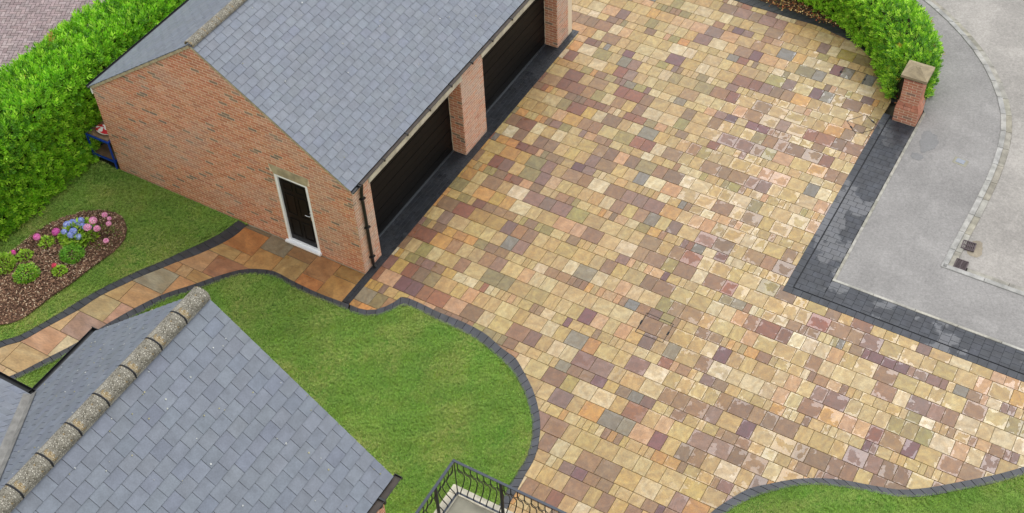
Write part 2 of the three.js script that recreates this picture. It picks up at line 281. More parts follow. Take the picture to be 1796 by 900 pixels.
function grate(cx, cz, turn, label) {
  const g = thing('drain_grate', label, 'drain', [cx, -0.012, cz], 'road gully grates'); g.rotation.y = turn;
  const w = 0.29, d = 0.27;
  mesh('sump_plate', cbox(-w / 2 + 0.012, w / 2 - 0.012, -0.08, -0.014, -d / 2 + 0.012, d / 2 - 0.012, 0.004), M.gutterOld, g);  // shallow brown plate, its colour standing in for the dark depth below the bars
  for (const s of [-1, 1]) { mesh('frame_bar', cbox(-w / 2, w / 2, -0.06, 0.012, s * (d / 2 - 0.012) - 0.012, s * (d / 2 - 0.012) + 0.012, 0.003), M.rusty, g); mesh('frame_bar', cbox(s * (w / 2 - 0.012) - 0.012, s * (w / 2 - 0.012) + 0.012, -0.06, 0.012, -d / 2 + 0.024, d / 2 - 0.024, 0.003), M.rusty, g); }
  for (let i = 0; i < 6; i++) { const x = -w / 2 + 0.052 + i * 0.037; mesh('bar', cbox(x - 0.0085, x + 0.0085, -0.04, 0.01, -d / 2 + 0.024, d / 2 - 0.024, 0.002), M.rusty, g); }
  mesh('cross_bar', cbox(-w / 2 + 0.024, w / 2 - 0.024, -0.04, 0.0085, -0.009, 0.009, 0.002), M.rusty, g);
}
grate(11.32, -6.98, 0.05, 'iron drain grate set in a broken tarmac patch beside the kerb');
grate(11.34, -6.36, Math.PI / 2, 'iron drain grate at the corner of the kerb stones');
st('tarmac_repair', sheet(Array.from({ length: 18 }, (_, i) => { const a = i / 18 * 6.283, r = 0.25 + rr(-0.04, 0.04); return [11.46 + Math.cos(a) * r * 0.75, -6.98 + Math.sin(a) * r]; }), -0.031, 2), mat({ color: 0xa89c88, map: grain, roughness: 0.95 }), 'pale broken tarmac around the iron drain grate', 'tarmac');
{
  const c = thing('stop_tap_cover', 'small square steel cover let into the grey tarmac', 'cover', [10.36, 0, -9.5]); c.rotation.y = -0.1;
  mesh('plate', cbox(-0.1, 0.1, -0.02, 0.009, -0.075, 0.075, 0.004), mat({ color: 0x6f747c, metalness: 0.3, roughness: 0.5 }), c); mesh('surround', cbox(-0.16, 0.17, -0.02, 0.0045, -0.1, 0.13, 0.002), M.concrete, c);
}
const blot = (cx, cz, rx, rz, n, s) => Array.from({ length: n }, (_, i) => { const a = i / n * 6.2832, r = 0.72 + 0.55 * vn(Math.cos(a) * 2 + s, Math.sin(a) * 2 + s * 3, B, 7) + 0.16 * (rnd() - 0.5); return [cx + Math.cos(a) * rx * r, cz + Math.sin(a) * rz * r]; });
st('wet_patch', sheet(blot(9.47, -9.85, 0.2, 0.4, 44, 3), 0.0045, 5), M.wetTar, 'dark wet stain on the tarmac below the brick pier', 'stain');
st('wet_patch', sheet(blot(9.42, -9.2, 0.15, 0.12, 30, 9), 0.0045, 5), M.wetTar, 'small round wet stain on the tarmac beside the black strip', 'stain');

// ---------------------------------------------------------------- outlines traced on the ground
const lawnKerbIn = paint([[0, 668], [30, 655], [85, 627], [137, 600], [185, 570], [230, 544], [285, 517], [340, 499], [380, 485], [425, 473], [450, 472], [480, 476], [515, 494], [560, 515], [600, 530], [612, 534]]);
const lawnKerbOut = paint([[0, 680], [30, 665], [90, 637], [150, 606], [194, 580], [240, 554], [290, 527], [345, 509], [385, 494], [425, 482], [450, 482], [480, 486], [515, 505], [560, 525], [600, 541], [610, 545]]);
const driveKerbIn = paint([[614, 535], [635, 543], [650, 544], [665, 542], [690, 531], [705, 521], [730, 529], [770, 548], [810, 564], [850, 585], [885, 615], [902, 626], [920, 655], [937, 690], [947, 735], [946, 770], [937, 805], [920, 835], [908, 858], [893, 885], [880, 910]]);
const driveKerbOut = paint([[612, 547], [635, 554], [650, 555], [667, 553], [692, 543], [707, 536], [728, 542], [768, 563], [800, 577], [838, 598], [868, 622], [886, 638], [905, 662], [921, 694], [932, 735], [932, 768], [923, 802], [906, 830], [893, 852], [878, 879], [864, 906]]);
driveKerbIn.push([5.72, 4.4], [5.68, 5.0]); driveKerbOut.push([5.57, 4.4], [5.53, 5.0]);
lawnKerbIn.unshift([-5.0, 7.4], [-5.0, 6.6]); lawnKerbOut.unshift([-4.85, 7.4], [-4.85, 6.65]);
const pathKerbOut = paint([[0, 599], [30, 590], [60, 575], [98, 553], [130, 533], [156, 518], [186, 502], [215, 488], [240, 476], [280, 460], [310, 446], [350, 428], [385, 410], [405, 396], [418, 386]]);
const pathKerbIn = paint([[0, 610], [38, 598], [78, 576], [108, 560], [139, 543], [169, 523], [196, 509], [220, 498], [240, 488], [280, 472], [317, 457], [345, 447], [385, 429], [411, 414], [432, 396]]);
pathKerbIn.unshift([-6.2, 7.4], [-6.15, 6.6]); pathKerbOut.unshift([-6.35, 7.4], [-6.3, 6.6]);
const eastKerbIn = paint([[1180, 985], [1215, 930], [1250, 897], [1280, 876], [1315, 857], [1350, 849], [1386, 842], [1426, 839], [1476, 842], [1526, 851], [1576, 859], [1626, 856], [1686, 845], [1746, 833], [1796, 819], [1850, 800], [1930, 770]]);
const eastKerbOut = paint([[1205, 990], [1240, 935], [1275, 900], [1300, 884], [1330, 870], [1355, 863], [1386, 855], [1426, 851], [1476, 855], [1526, 863], [1576, 872], [1626, 871], [1686, 860], [1746, 848], [1796, 834], [1852, 814], [1935, 783]]);
const topKerbIn = paint([[1563, 178], [1562, 163], [1556, 145], [1546, 125], [1533, 107], [1517, 91], [1502, 78], [1484, 68], [1462, 58], [1439, 47], [1406, 37], [1384, 31], [1350, 20], [1319, 11], [1287, 0], [1230, -16]]);
const topKerbOut = paint([[1574, 180], [1574, 165], [1569, 146], [1556, 120], [1540, 98], [1521, 79], [1502, 64], [1482, 53], [1460, 43], [1439, 36], [1406, 25], [1378, 16], [1350, 7], [1319, -3], [1290, -12], [1233, -28]]);
topKerbIn.push([0, -13.05], [-4, -13.2]); topKerbOut.push([0, -13.25], [-4, -13.4]);
const APR = 0.182;                                              // edge of the black apron along the garage front
const drive = [[-4, -9.72], [APR, -9.72], [APR, 0.9], ...line(driveKerbIn), [6.2, 5.0], [7.8, 6.5], [9.3, 5.2], ...line(eastKerbIn), [19, -3.2], [19, VD], [UD, VD], ...line(topKerbIn)];

// ---------------------------------------------------------------- the driveway: coursed sandstone setts
{
  const d = thing('driveway', 'driveway of wet buff, brown and plum sandstone setts laid in courses', 'driveway', undefined, null, 'structure');
  mesh('joint_bed', sheet(drive, -0.011, 1), M.joint, d);
  const outline = ccw(drive.map(([x, z]) => [x, -z]));
  const buff = [0xb39659, 0xad8f50, 0xb89d64, 0xae9256, 0xb69a60, 0xb18e4e, 0xaa8d54], cream = [0xc0aa7c, 0xb9a274, 0xc5b088], tan = [0xb38a5e, 0xb88e5e], brown = [0x8a663e, 0x906c44, 0x805d3a, 0x856340, 0x8c6538, 0x7a5836], plum = [0x7e5c4a, 0x84624e, 0x765242], grey = [0x7a7060, 0x80745c, 0x716a60], olive = [0x90803e, 0x8a7844], orange = [0xb8873e, 0xb48038], rust = [0x854f2a, 0x7a4425], maroon = [0x643838, 0x6c3e3c], gold = [0xa8843a, 0xb08a40];
  const kinds = [[buff, 0.43], [cream, 0.11], [tan, 0.06], [brown, 0.19], [plum, 0.07], [grey, 0.03], [olive, 0.045], [orange, 0.025], [rust, 0.025], [maroon, 0.02]];
  const kind = () => { let r = rnd(); for (const [k, w] of kinds) { if ((r -= w) < 0) return k; } return buff; };
  const p = [], per = 1.075, big = 0.4045, nar = per - 2 * big, g = 0.0045;
  let last = buff;
  for (let z0 = -4.245 - per * 9; z0 < 6.6; z0 += per) for (const [off, hgt, small] of [[0, nar, true], [nar, big, false], [nar + big, big, false]]) {
    const za = z0 + off, zb = za + hgt; let x = -4.2 + rr(-0.3, 0);
    while (x < 19) {
      const w = small ? (rnd() < 0.55 ? rr(0.265, 0.285) : rr(0.13, 0.145)) : (rnd() < 0.42 ? rr(0.415, 0.435) : rr(0.272, 0.292));
      const full = [x + g, x + w - g, -zb + g, -za - g], q = rect(...full), mid = [x + w / 2, (za + zb) / 2];
      x += w;
      if (mid[0] > 15.5 || mid[0] < -2.5 || mid[1] > 6) continue;
      const c = clip(outline, q); if (c.length < 3 || area(c) < 0.0008) continue;
      const k = mid[0] < 1.9 && mid[1] > -9 && rnd() < 0.42 ? pick([rust, orange, olive, brown, gold]) : rnd() < 0.14 ? last : kind(); last = k;  // richer stones favoured by the garage, putting the missing sky glare into colour
      const zone = 0.26 + 0.42 * sstep(2.5, 7.5, mid[0]) + 0.9 * (fbm(mid[0] * 0.5 + 30, mid[1] * 0.5 + 40, B, 3, 5) - 0.5);
      const level = Math.floor(clamp(zone * 10 * Math.pow(rnd(), 0.7), 0, 7.99));
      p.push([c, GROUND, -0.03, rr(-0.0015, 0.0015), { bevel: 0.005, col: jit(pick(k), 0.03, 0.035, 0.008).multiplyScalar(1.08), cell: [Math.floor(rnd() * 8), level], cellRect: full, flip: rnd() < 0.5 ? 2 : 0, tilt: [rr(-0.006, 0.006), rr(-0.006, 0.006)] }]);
    }
  }
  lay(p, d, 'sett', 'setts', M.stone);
  console.log('setts', p.length);
}
// ---------------------------------------------------------------- the flagged path
const flagPath = [...line(lawnKerbIn), [0.0, 0.93], [0.0, 0.02], [-3.0, 0.02], ...line(pathKerbIn).reverse()];
{
  const d = thing('garden_path', 'curved garden path of large orange, buff and grey sandstone flags', 'path', undefined, null, 'structure');
  mesh('joint_bed', sheet(flagPath, -0.011, 1), M.joint, d);
  const outline = ccw(flagPath.map(([x, z]) => [x, -z]));
  const F = [[-3.4, -2.56, 0.02, 0.115, 0x6f6148], [-3.4, -2.56, 0.12, 0.765, 0xb0702f], [-2.56, -1.9, 0.02, 0.47, 0x7f735a], [-2.56, -1.905, 0.475, 1.1, 0xb0813f], [-1.9, -1.26, 0.02, 0.36, 0x8f6636], [-1.9, -1.26, 0.365, 1.1, 0xa3834a], [-1.255, -0.62, 0.02, 0.635, 0xa06d36], [-1.255, -0.655, 0.64, 1.1, 0xb86f2c], [-0.615, 0.0, 0.02, 0.355, 0x9a7435], [-0.65, 0.0, 0.36, 1.1, 0xa9772f],
    [-4, -2.845, 0.77, 1.075, 0xb08a4f], [-2.84, -2.565, 0.77, 1.075, 0xba8645], [-4.4, -3.255, 1.08, 1.685, 0xb58452], [-3.25, -2.0, 1.08, 1.685, 0xa0673c], [-4.6, -3.785, 1.69, 1.99, 0xb07c40], [-3.78, -3.475, 1.69, 1.99, 0xb49161], [-3.47, -2.2, 1.69, 1.99, 0xb08341], [-5, -3.635, 1.995, 2.61, 0x948b73], [-3.63, -2.5, 1.995, 2.61, 0xba854b], [-5.4, -4.355, 2.615, 3.22, 0xad8d52], [-4.35, -3, 2.615, 3.22, 0xb88a50], [-5.6, -4.255, 3.225, 3.84, 0xa58d50], [-4.25, -3.2, 3.225, 3.84, 0xa9705a], [-5.9, -4.895, 3.845, 4.475, 0xc09a64], [-4.89, -3.6, 3.845, 4.475, 0x8c5f56], [-6.2, -4.675, 4.48, 5.1, 0xb3784d], [-4.67, -3.8, 4.48, 5.1, 0xc2ae84], [-6.8, -5.405, 5.105, 5.755, 0xab8a52], [-5.4, -4, 5.105, 5.755, 0xa3854c], [-6.8, -5.2, 5.76, 6.4, 0xb88f58], [-5.195, -4, 5.76, 6.4, 0xb99a62], [-6.8, -5.5, 6.405, 7.0, 0xa98c5a], [-5.49, -4, 6.405, 7.0, 0xb08d58]];
  const p = [];
  F.forEach(([x0, x1, z0, z1, c], i) => { const full = [x0 + 0.004, x1 - 0.004, -z1 + 0.004, -z0 - 0.004], q = clip(outline, rect(...full)); if (q.length > 2) p.push([q, GROUND, -0.03, 0.001 * (i % 3), { bevel: 0.004, col: jit(c, 0.01, 0.02, 0.004).lerp(col(0xc2ac8a), z0 > 3 ? 0.3 : 0.08).multiplyScalar(1.16), cell: [i % 8, i === 8 ? 4 : (i * 5) % 2], cellRect: full, flip: 0, tilt: [rr(-0.003, 0.003), rr(-0.003, 0.003)] }]); });
  lay(p, d, 'flagstone', 'flagstones', M.stone);
}
// ---------------------------------------------------------------- edgings
function edging(label, a, b, len = 0.2, c = 0x42444a) {
  const k = thing('stone_edging', label, 'edging', undefined, null, 'structure'), p = [];
  for (const q of row(a, b, len)) p.push([q, GROUND, -0.06, 0.012 + rr(-0.001, 0.001), { bevel: 0.006, col: jit(c, 0.02, 0.02), uv: 1.3, off: [rnd(), rnd()] }]);
  lay(p, k, 'edging_block', 'edging_blocks', M.edging);
}
edging('charcoal block edging between the flagged path and the front lawn', lawnKerbIn, lawnKerbOut);
edging('charcoal block edging sweeping between the lawn and the setts', driveKerbIn, driveKerbOut);
edging('charcoal block edging between the flagged path and the flower bed lawn', pathKerbIn, pathKerbOut);
edging('charcoal block edging between the setts and the far grass corner', eastKerbIn, eastKerbOut);
edging('charcoal block edging curving below the hedge beside the brick pier', topKerbIn, topKerbOut, 0.2, 0x2f3034);

// black block strips: along the garage front, and between drive and pavement
function blocks(label, list, chan) {
  const k = thing('block_strip', label, 'paving', undefined, null, 'structure');
  const p = [];
  for (const [x0, x1, z0, z1, along, size, tone] of list) {
    const L = size?.[0] ?? 0.2, W = size?.[1] ?? 0.1, A = along === 'x';
    let r = 0; const lo = A ? z0 : x0, hi = A ? z1 : x1, s0 = A ? x0 : z0, s1 = A ? x1 : z1;
    const nr = Math.max(1, Math.round((hi - lo) / W)), w = (hi - lo) / nr;
    for (; r < nr; r++) for (let s = s0 - (r % 2) * L / 2; s < s1; s += L) {
      const a = Math.max(s, s0), b = Math.min(s + L, s1); if (b - a < 0.02) continue; const e = 0.002;
      const q = A ? gr(a + e, b - e, lo + r * w + e, lo + (r + 1) * w - e) : gr(lo + r * w + e, lo + (r + 1) * w - e, a + e, b - e);
      p.push([q, GROUND, -0.04, 0.004 + rr(-0.0012, 0.0012), { bevel: 0.0025, col: jit(tone ?? 0x43464d, 0.012, 0.012), uv: 4.2, tilt: [rr(-0.004, 0.004), rr(-0.004, 0.004)] }]);
    }
  }
  lay(p, k, 'block', 'blocks', M.block);
  return k;
}
const front = blocks('black block apron along the foot of the garage doors', [[-0.34, APR, -4.29, -0.65, 'z', [0.2, 0.1], 0x2c2f35], [-0.34, APR, -8.85, -5.275, 'z', [0.2, 0.1], 0x2c2f35], [0.004, APR, -0.65, 0.9, 'z', [0.2, 0.09], 0x2c2f35], [0.004, APR, -5.275, -4.29, 'z', [0.2, 0.09], 0x2c2f35], [0.004, APR, -9.72, -8.85, 'z', [0.2, 0.09], 0x2c2f35]]);
mesh('strip_bed', sheet([[-0.36, -9.72], [APR, -9.72], [APR, 0.9], [0.0, 0.9], [0, 0], [-0.36, -0.6]], -0.013), M.dark, front);
const CH = 8.405, CZ = -4.03;                                   // slot drain line
const strip = blocks('L shaped black block strip with a slot drain beside the pavement', [[UD, CH - 0.012, -10.3, CZ + 0.012, 'z', [0.2, 0.165]], [UD, 17, CZ + 0.012, VD, 'x', [0.2, 0.165]], [CH + 0.012, UO, -10.15, CZ - 0.012, 'x', [0.21, 0.16]], [UO, 17, VO, CZ - 0.012, 'z', [0.16, 0.21]]]);
mesh('strip_bed', sheet([[UD, -10.3], [UO, -10.3], [UO, VO], [17, VO], [17, VD], [UD, VD]], -0.013), M.dark, strip);
mesh('slot_drain', cbox(CH - 0.011, CH + 0.011, -0.05, -0.006, -10.3, CZ + 0.011, 0.003), M.dark, strip); mesh('slot_drain', cbox(CH + 0.012, 17, -0.05, -0.006, CZ - 0.011, CZ + 0.011, 0.003), M.dark, strip);
{
  const k = thing('concrete_edging', 'thin pale concrete edging between black blocks and tarmac', 'edging', undefined, null, 'structure'), p = [];
  for (let z = VO; z > -10.8; z -= 0.915) p.push([gr(UO + 0.003, LIM, Math.max(z - 0.91, -10.75), z), GROUND, -0.06, 0.014, { bevel: 0.006, col: jit(0xb7b3a6, 0.03, 0.02) }]);
  for (let x = UO; x < 17; x += 0.915) p.push([gr(x + 0.003, x + 0.91, LZ, VO - 0.003), GROUND, -0.06, 0.0145, { bevel: 0.006, col: jit(0xc2beb2, 0.03, 0.02) }]);
  lay(p, k, 'edging_length', 'edging_run', M.kerb);
}
// manhole covers let into the setts
function manhole(corners, label, sides = [0, 1, 2, 3]) {
  const g = thing('manhole_cover', label, 'cover', undefined, 'inset manhole covers');
  const G = (a, b, w, y, m, n) => { const d = Math.hypot(b[0] - a[0], b[1] - a[1]), ux = (b[0] - a[0]) / d, uz = (b[1] - a[1]) / d; const q = new Geo(); prism(q, [[a[0] + uz * w, -(a[1] - ux * w)], [b[0] + uz * w, -(b[1] - ux * w)], [b[0] - uz * w, -(b[1] + ux * w)], [a[0] - uz * w, -(a[1] + ux * w)]], GROUND, -0.02, y, { bevel: 0.002 }); mesh(n, q.geometry(), m, g); };
  for (const i of sides) G(corners[i], corners[(i + 1) % 4], 0.006, 0.0045 + 0.0005 * (i % 2), M.darkSteel, 'frame_bar');
  const mid = (i, t) => { const a = corners[i], b = corners[(i + 1) % 4]; return [a[0] + (b[0] - a[0]) * t, a[1] + (b[1] - a[1]) * t]; };
  for (const i of [1, 3]) if (sides.includes(i)) G(mid(i, 0.42), mid(i, 0.6), 0.02, 0.0065, M.dark, 'lifting_slot');
}
manhole([[5.95, -1.91], [6.58, -1.89], [6.59, -1.34], [5.96, -1.33]], 'square inset manhole cover alone in the middle of the setts');
manhole([[6.77, -11.5], [7.39, -11.5], [7.4, -11.06], [6.77, -11.06]], 'inset manhole cover in the setts under the curve of the hedge', [0, 1, 3]);
manhole([[7.54, -9.62], [7.86, -10.03], [8.33, -9.74], [7.9, -9.27]], 'inset manhole cover turned diamond-wise beside the black strip');

// ---------------------------------------------------------------- lawns
const bladeGeo = (() => { const g = new Geo(), k = col(0xffffff); for (let i = 0; i < 7; i++) { const a = i * 0.9 + 0.3 * i, l = 0.018 + 0.004 * (i % 3), w = 0.0035, x = Math.cos(a) * 0.012, z = Math.sin(a) * 0.012, h = 0.022 + 0.004 * (i % 4); g.tri(V(x - w * Math.sin(a), 0, z + w * Math.cos(a)), V(x + w * Math.sin(a), 0, z - w * Math.cos(a)), V(x + Math.cos(a) * l, h, z + Math.sin(a) * l), [0, 0], [1, 0], [0, 1], k); } return g.geometry(); })();
const UPV = V(0, 1, 0), LEAN = V(0.62, 0, 0.78), LEANX = V(0.78, 0, -0.62);
function lawn(name, label, poly, y, density, tone = 0) {
  const g = thing(name, label, 'lawn', undefined, null, 'structure');
  mesh('turf', sheet(poly, y, 3.7), M.turf, g);
  let x0 = 1e9, x1 = -1e9, z0 = 1e9, z1 = -1e9; for (const [x, z] of poly) { x0 = Math.min(x0, x); x1 = Math.max(x1, x); z0 = Math.min(z0, z); z1 = Math.max(z1, z); }
  const spots = [], n = (x1 - x0) * (z1 - z0) * density;
  for (let i = 0; i < n; i++) { const x = rr(x0, x1), z = rr(z0, z1); if (inside(poly, x, z) && inFrame(V(x, 0, z), 0.02)) spots.push([x, z]); }
  for (let i = 0; i < poly.length; i++) { const a = poly[i], b = poly[(i + 1) % poly.length], d = Math.hypot(b[0] - a[0], b[1] - a[1]); if (d < 0.4) for (let k = 0; k < d * 90; k++) { const t = rnd(), x = a[0] + (b[0] - a[0]) * t + rr(-0.022, 0.022), z = a[1] + (b[1] - a[1]) * t + rr(-0.022, 0.022); if (inFrame(V(x, 0, z), 0.02)) spots.push([x, z]); } }
  const im = new THREE.InstancedMesh(bladeGeo, M.blade, spots.length), o = new THREE.Object3D(), c = new THREE.Color();
  spots.forEach(([x, z], i) => {
    const lean = 0.4 * Math.sin((x * 0.62 + z * 0.78) * 5.6); o.position.set(x, y, z); o.rotation.set(0, 0, 0); o.rotateOnWorldAxis(UPV, rr(0, 6.28)); o.rotateOnWorldAxis(LEAN, lean + rr(-0.3, 0.3)); o.rotateOnWorldAxis(LEANX, rr(-0.3, 0.3)); o.scale.setScalar(rr(0.75, 1.35)); o.updateMatrix(); im.setMatrixAt(i, o.matrix);
    const dry = sstep(0.42, 0.72, fbm(x * 1.3 + 20, z * 1.3 + 20, B, 4, 5)) + 0.5 * sstep(0.5, 0.75, fbm(x * 4 + 9, z * 4 + 5, B, 3, 6)), dk = fbm(x * 0.9 + 50, z * 0.9 + 50, B, 3, 8);
    const v = rr(0.75, 1.2) * (0.82 + 0.36 * dk);
    c.setRGB((0.265 + 0.11 * dry + tone) * v, (0.445 + 0.03 * dry) * v, (0.080 + 0.04 * dry) * v); im.setColorAt(i, c);
  });
  im.name = 'grass'; im.userData.kind = 'stuff'; im.castShadow = im.receiveShadow = true; g.add(im);
}
lawn('front_lawn', 'kidney shaped green lawn between house, path and setts', [...line(lawnKerbOut), ...line(driveKerbOut), [5.2, 6.6], [-4.85, 7.6]], 0.0, 1300);
const bed = [[-5.63, 1.45], [-5.44, 1.75], [-5.4, 2.12], [-5.48, 2.6], [-5.54, 2.95], [-5.6, 3.4], [-5.7, 3.8], [-5.77, 4.3], [-5.85, 4.65], [-6.1, 4.95], [-6.7, 5.15], [-7.4, 5.0], [-7.75, 4.3], [-7.6, 3.7], [-7.46, 3.2], [-7.43, 2.8], [-7.38, 2.4], [-7.2, 1.95], [-6.9, 1.55], [-6.52, 1.28], [-6.2, 1.2], [-5.94, 1.24]];
lawn('bed_lawn', 'mown grass around the flower bed beside the brick gable', [...line(pathKerbOut), [-3.25, 0.012], [-9.2, 0.012], [-9.2, 7.4]], 0.0, 1000, 0.015);
lawn('corner_lawn', 'green grass corner outside the wavy charcoal edging', [...line(eastKerbOut), [19, 0.5], [19, 8], [11, 8]], 0.0, 1300);
{
  const d = thing('flower_bed', 'bark mulch flower bed with hydrangea and small shrubs', 'flower bed', undefined, null, 'structure');
  const B0 = line([...bed, bed[0]], 120);
  mesh('mulch', (() => { // low mound
    const g = new Geo(), k = col(0xffffff), cx = -6.5, cz = 3.0, R = 5, ring = (t) => B0.map(([x, z], i) => V(cx + (x - cx) * t, 0.012 + 0.1 * (1 - t * t) + (t < 1 ? 0.02 * (H(i, Math.round(t * 10), 3) - 0.5) : 0.024), cz + (z - cz) * t));
    for (let r = 0; r < R; r++) { const a = ring(r / R), b = ring((r + 1) / R); for (let i = 0; i < a.length - 1; i++) { const u = (v) => [v.x, v.z]; g.tri(b[i + 1], b[i], a[i], u(b[i + 1]), u(b[i]), u(a[i]), k); if (r) g.tri(b[i + 1], a[i], a[i + 1], u(b[i + 1]), u(a[i]), u(a[i + 1]), k); } }
    return g.geometry();
  })(), M.mulch, d);
  const chip = box(0.045, 0.008, 0.014), n = 9000, im = new THREE.InstancedMesh(chip, mat({ color: 0xffffff, roughness: 0.95 }), n), o = new THREE.Object3D(), c = new THREE.Color();
  for (let i = 0; i < n; i++) {
    let x, z; do { x = rr(-7.8, -5.35); z = rr(1.15, 5.2); } while (!inside(bed, x, z));
    const e = Math.hypot((x + 6.5) / 1.15, (z - 3.0) / 1.95), pale = rnd() < 0.16 + 0.35 * Math.max(0, fbm(x * 2, z * 2 + 20, B, 3, 14) - 0.45);
    o.position.set(x, 0.042 + 0.1 * Math.max(0, 1 - e * e), z); o.rotation.set(rr(-0.4, 0.4), rr(0, 6.28), rr(-0.4, 0.4)); const s = rr(0.5, 1.25); o.scale.set(s, 1, s); o.updateMatrix(); im.setMatrixAt(i, o.matrix);
    c.set(pale ? pick([0xc0a789, 0xb29274, 0xd2bea2]) : pick([0x705241, 0x80604b, 0x5c4335, 0x8e6c56])); im.setColorAt(i, c);
  }
  im.name = 'bark_chips'; im.userData.kind = 'stuff'; d.add(im);
}

// ---------------------------------------------------------------- neighbour's herringbone drive
{
  const d = thing('neighbour_drive', 'pinkish grey block drive in herringbone beyond the tall hedge', 'driveway', undefined, null, 'structure');
  const zone = [[-24, 4], [-9.0, 4], [-9.0, -12], [-24, -12]];
  mesh('joint_bed', sheet(zone, -0.004, 1), mat({ color: 0x3d3736, roughness: 1 }), d);
  const p = [], a0 = 28 * RAD, ca = Math.cos(a0), sa = Math.sin(a0), u = 0.105, e = 0.0055;
  const R = ([x, y]) => [-12.4 + x * ca - y * sa, 3.4 + x * sa + y * ca];
  for (let i = -60; i < 60; i++) for (let j = -60; j < 60; j++) {
    const m = (((i - j) % 4) + 4) % 4; let q = null;
    if (m === 0) q = rect(i * u + e, (i + 2) * u - e, j * u + e, (j + 1) * u - e); else if (m === 3) q = rect(i * u + e, (i + 1) * u - e, j * u + e, (j + 2) * u - e);
    if (!q) continue; q = q.map(R);
    const cx = (q[0][0] + q[2][0]) / 2, cz = -(q[0][1] + q[2][1]) / 2;
    if (cx > -9.3 || !inFrame(V(cx, 0, cz), 0.06)) continue;
    p.push([q, GROUND, -0.03, 0.006 + rr(-0.001, 0.001), { bevel: 0.004, col: jit(pick([0xb09c9b, 0xaa9695, 0xb5a2a0, 0xa69391]), 0.012, 0.015), uv: 1 }]);
  }
  lay(p, d, 'paving_block', 'paving_blocks', M.paver); console.log('herringbone', p.length);
}
// ---------------------------------------------------------------- brickwork and slating
const REDS = [0xbf7755, 0xc37f60, 0xb97050, 0xc68665, 0xbd7859, 0xb26a4e, 0xca8e72], DARKS = [0x7b6757, 0x6f6056, 0x85705f];
const brickTone = (dark = 0.07) => jit(rnd() < dark ? pick(DARKS) : pick(REDS), 0.02, 0.03, 0.006).lerp(col(0xd2b090), 0.14).multiplyScalar(1.45);
/** bricks in stretcher bond over a convex outline, around rectangular holes */
function bricks(list, bs, outline, holes = [], o = {}) {
  const L = 0.225, C = 0.075, j = 0.0075, n1 = o.proud ?? 0.004;
  let a0 = 1e9, a1 = -1e9, b0 = 1e9, b1 = -1e9; for (const [a, b] of outline) { a0 = Math.min(a0, a); a1 = Math.max(a1, a); b0 = Math.min(b0, b); b1 = Math.max(b1, b); }
  for (let k = Math.floor(b0 / C); k * C < b1; k++) for (let a = a0 - ((k % 2) ? L / 2 : 0) - (o.shift ?? 0); a < a1; a += L) {
    const y0 = k * C + j, y1 = (k + 1) * C - j; let spans = [[a + j, a + L - j]];
    for (const [h0, h1, g0, g1] of holes) if ((y0 + y1) / 2 > g0 && (y0 + y1) / 2 < g1) spans = spans.flatMap(([s, e]) => (e < h0 || s > h1 ? [[s, e]] : [[s, Math.min(e, h0 - j)], [Math.max(s, h1 + j), e]].filter(([p, q]) => q - p > 0.015)));
    for (const [s, e] of spans) {
      const q = clip(rect(s, e, y0, y1), outline); if (q.length < 3 || area(ccw(q)) < 0.0004) continue;
      const pale = (o.pale ?? 0) * sstep(0.5, 0.68, fbm(s * 1.1 + 60, y0 * 1.6 + 9, B, 3, 17));
      const c = brickTone(o.dark); c.lerp(col(0xd6b5a2), clamp(pale * rr(0.25, 0.7) + (o.bloom ?? 0) * rr(0.4, 1.4)));
      list.push([q, bs, -0.02, n1 + rr(-0.001, 0.001), { bevel: 0.003, col: c, uv: 0.6, off: [rnd(), rnd()] }]);
    }
  }
}
/** slates over a slope: a runs along the ridge, b up the slope */
function slates(list, bs, a0, a1, len, width, gauge, o = {}) {
  const rows = Math.ceil(len / gauge), out = o.clip;
  for (let r = 0; r < rows; r++) {
    const b0 = r * gauge, b1 = Math.min(b0 + gauge + 0.07, len + 0.01);
    for (let a = a0 - (r % 2 ? width / 2 : 0); a < a1 - 0.01; a += width) {
      let q = rect(Math.max(a, a0) + 0.003, Math.min(a + width, a1) - 0.003, b0, b1); if (q[1][0] - q[0][0] < 0.02) continue;
      if (out) { q = clip(q, out); if (q.length < 3 || area(ccw(q)) < 0.001) continue; }
      const c = jit(pick(o.tones ?? [0x7f8591, 0x818791, 0x7e848e, 0x838993, 0x80868f]), 0.006, 0.008, 0.008);
      const slip = rnd() < 0.03 ? rr(-0.008, 0.012) : rr(-0.002, 0.002);
      q = q.map(([x, y]) => [x, y - (y < b0 + 0.001 ? slip : 0)]);
      list.push([q, bs, 0.004, 0.0125 + rr(-0.001, 0.0012), { bevel: 0.0015, col: c, uv: 1.7, off: [rnd(), rnd()], tilt: [rr(-0.0015, 0.0015), 0.0115 / gauge], tiltFrom: b0 }]);
    }
  }
}
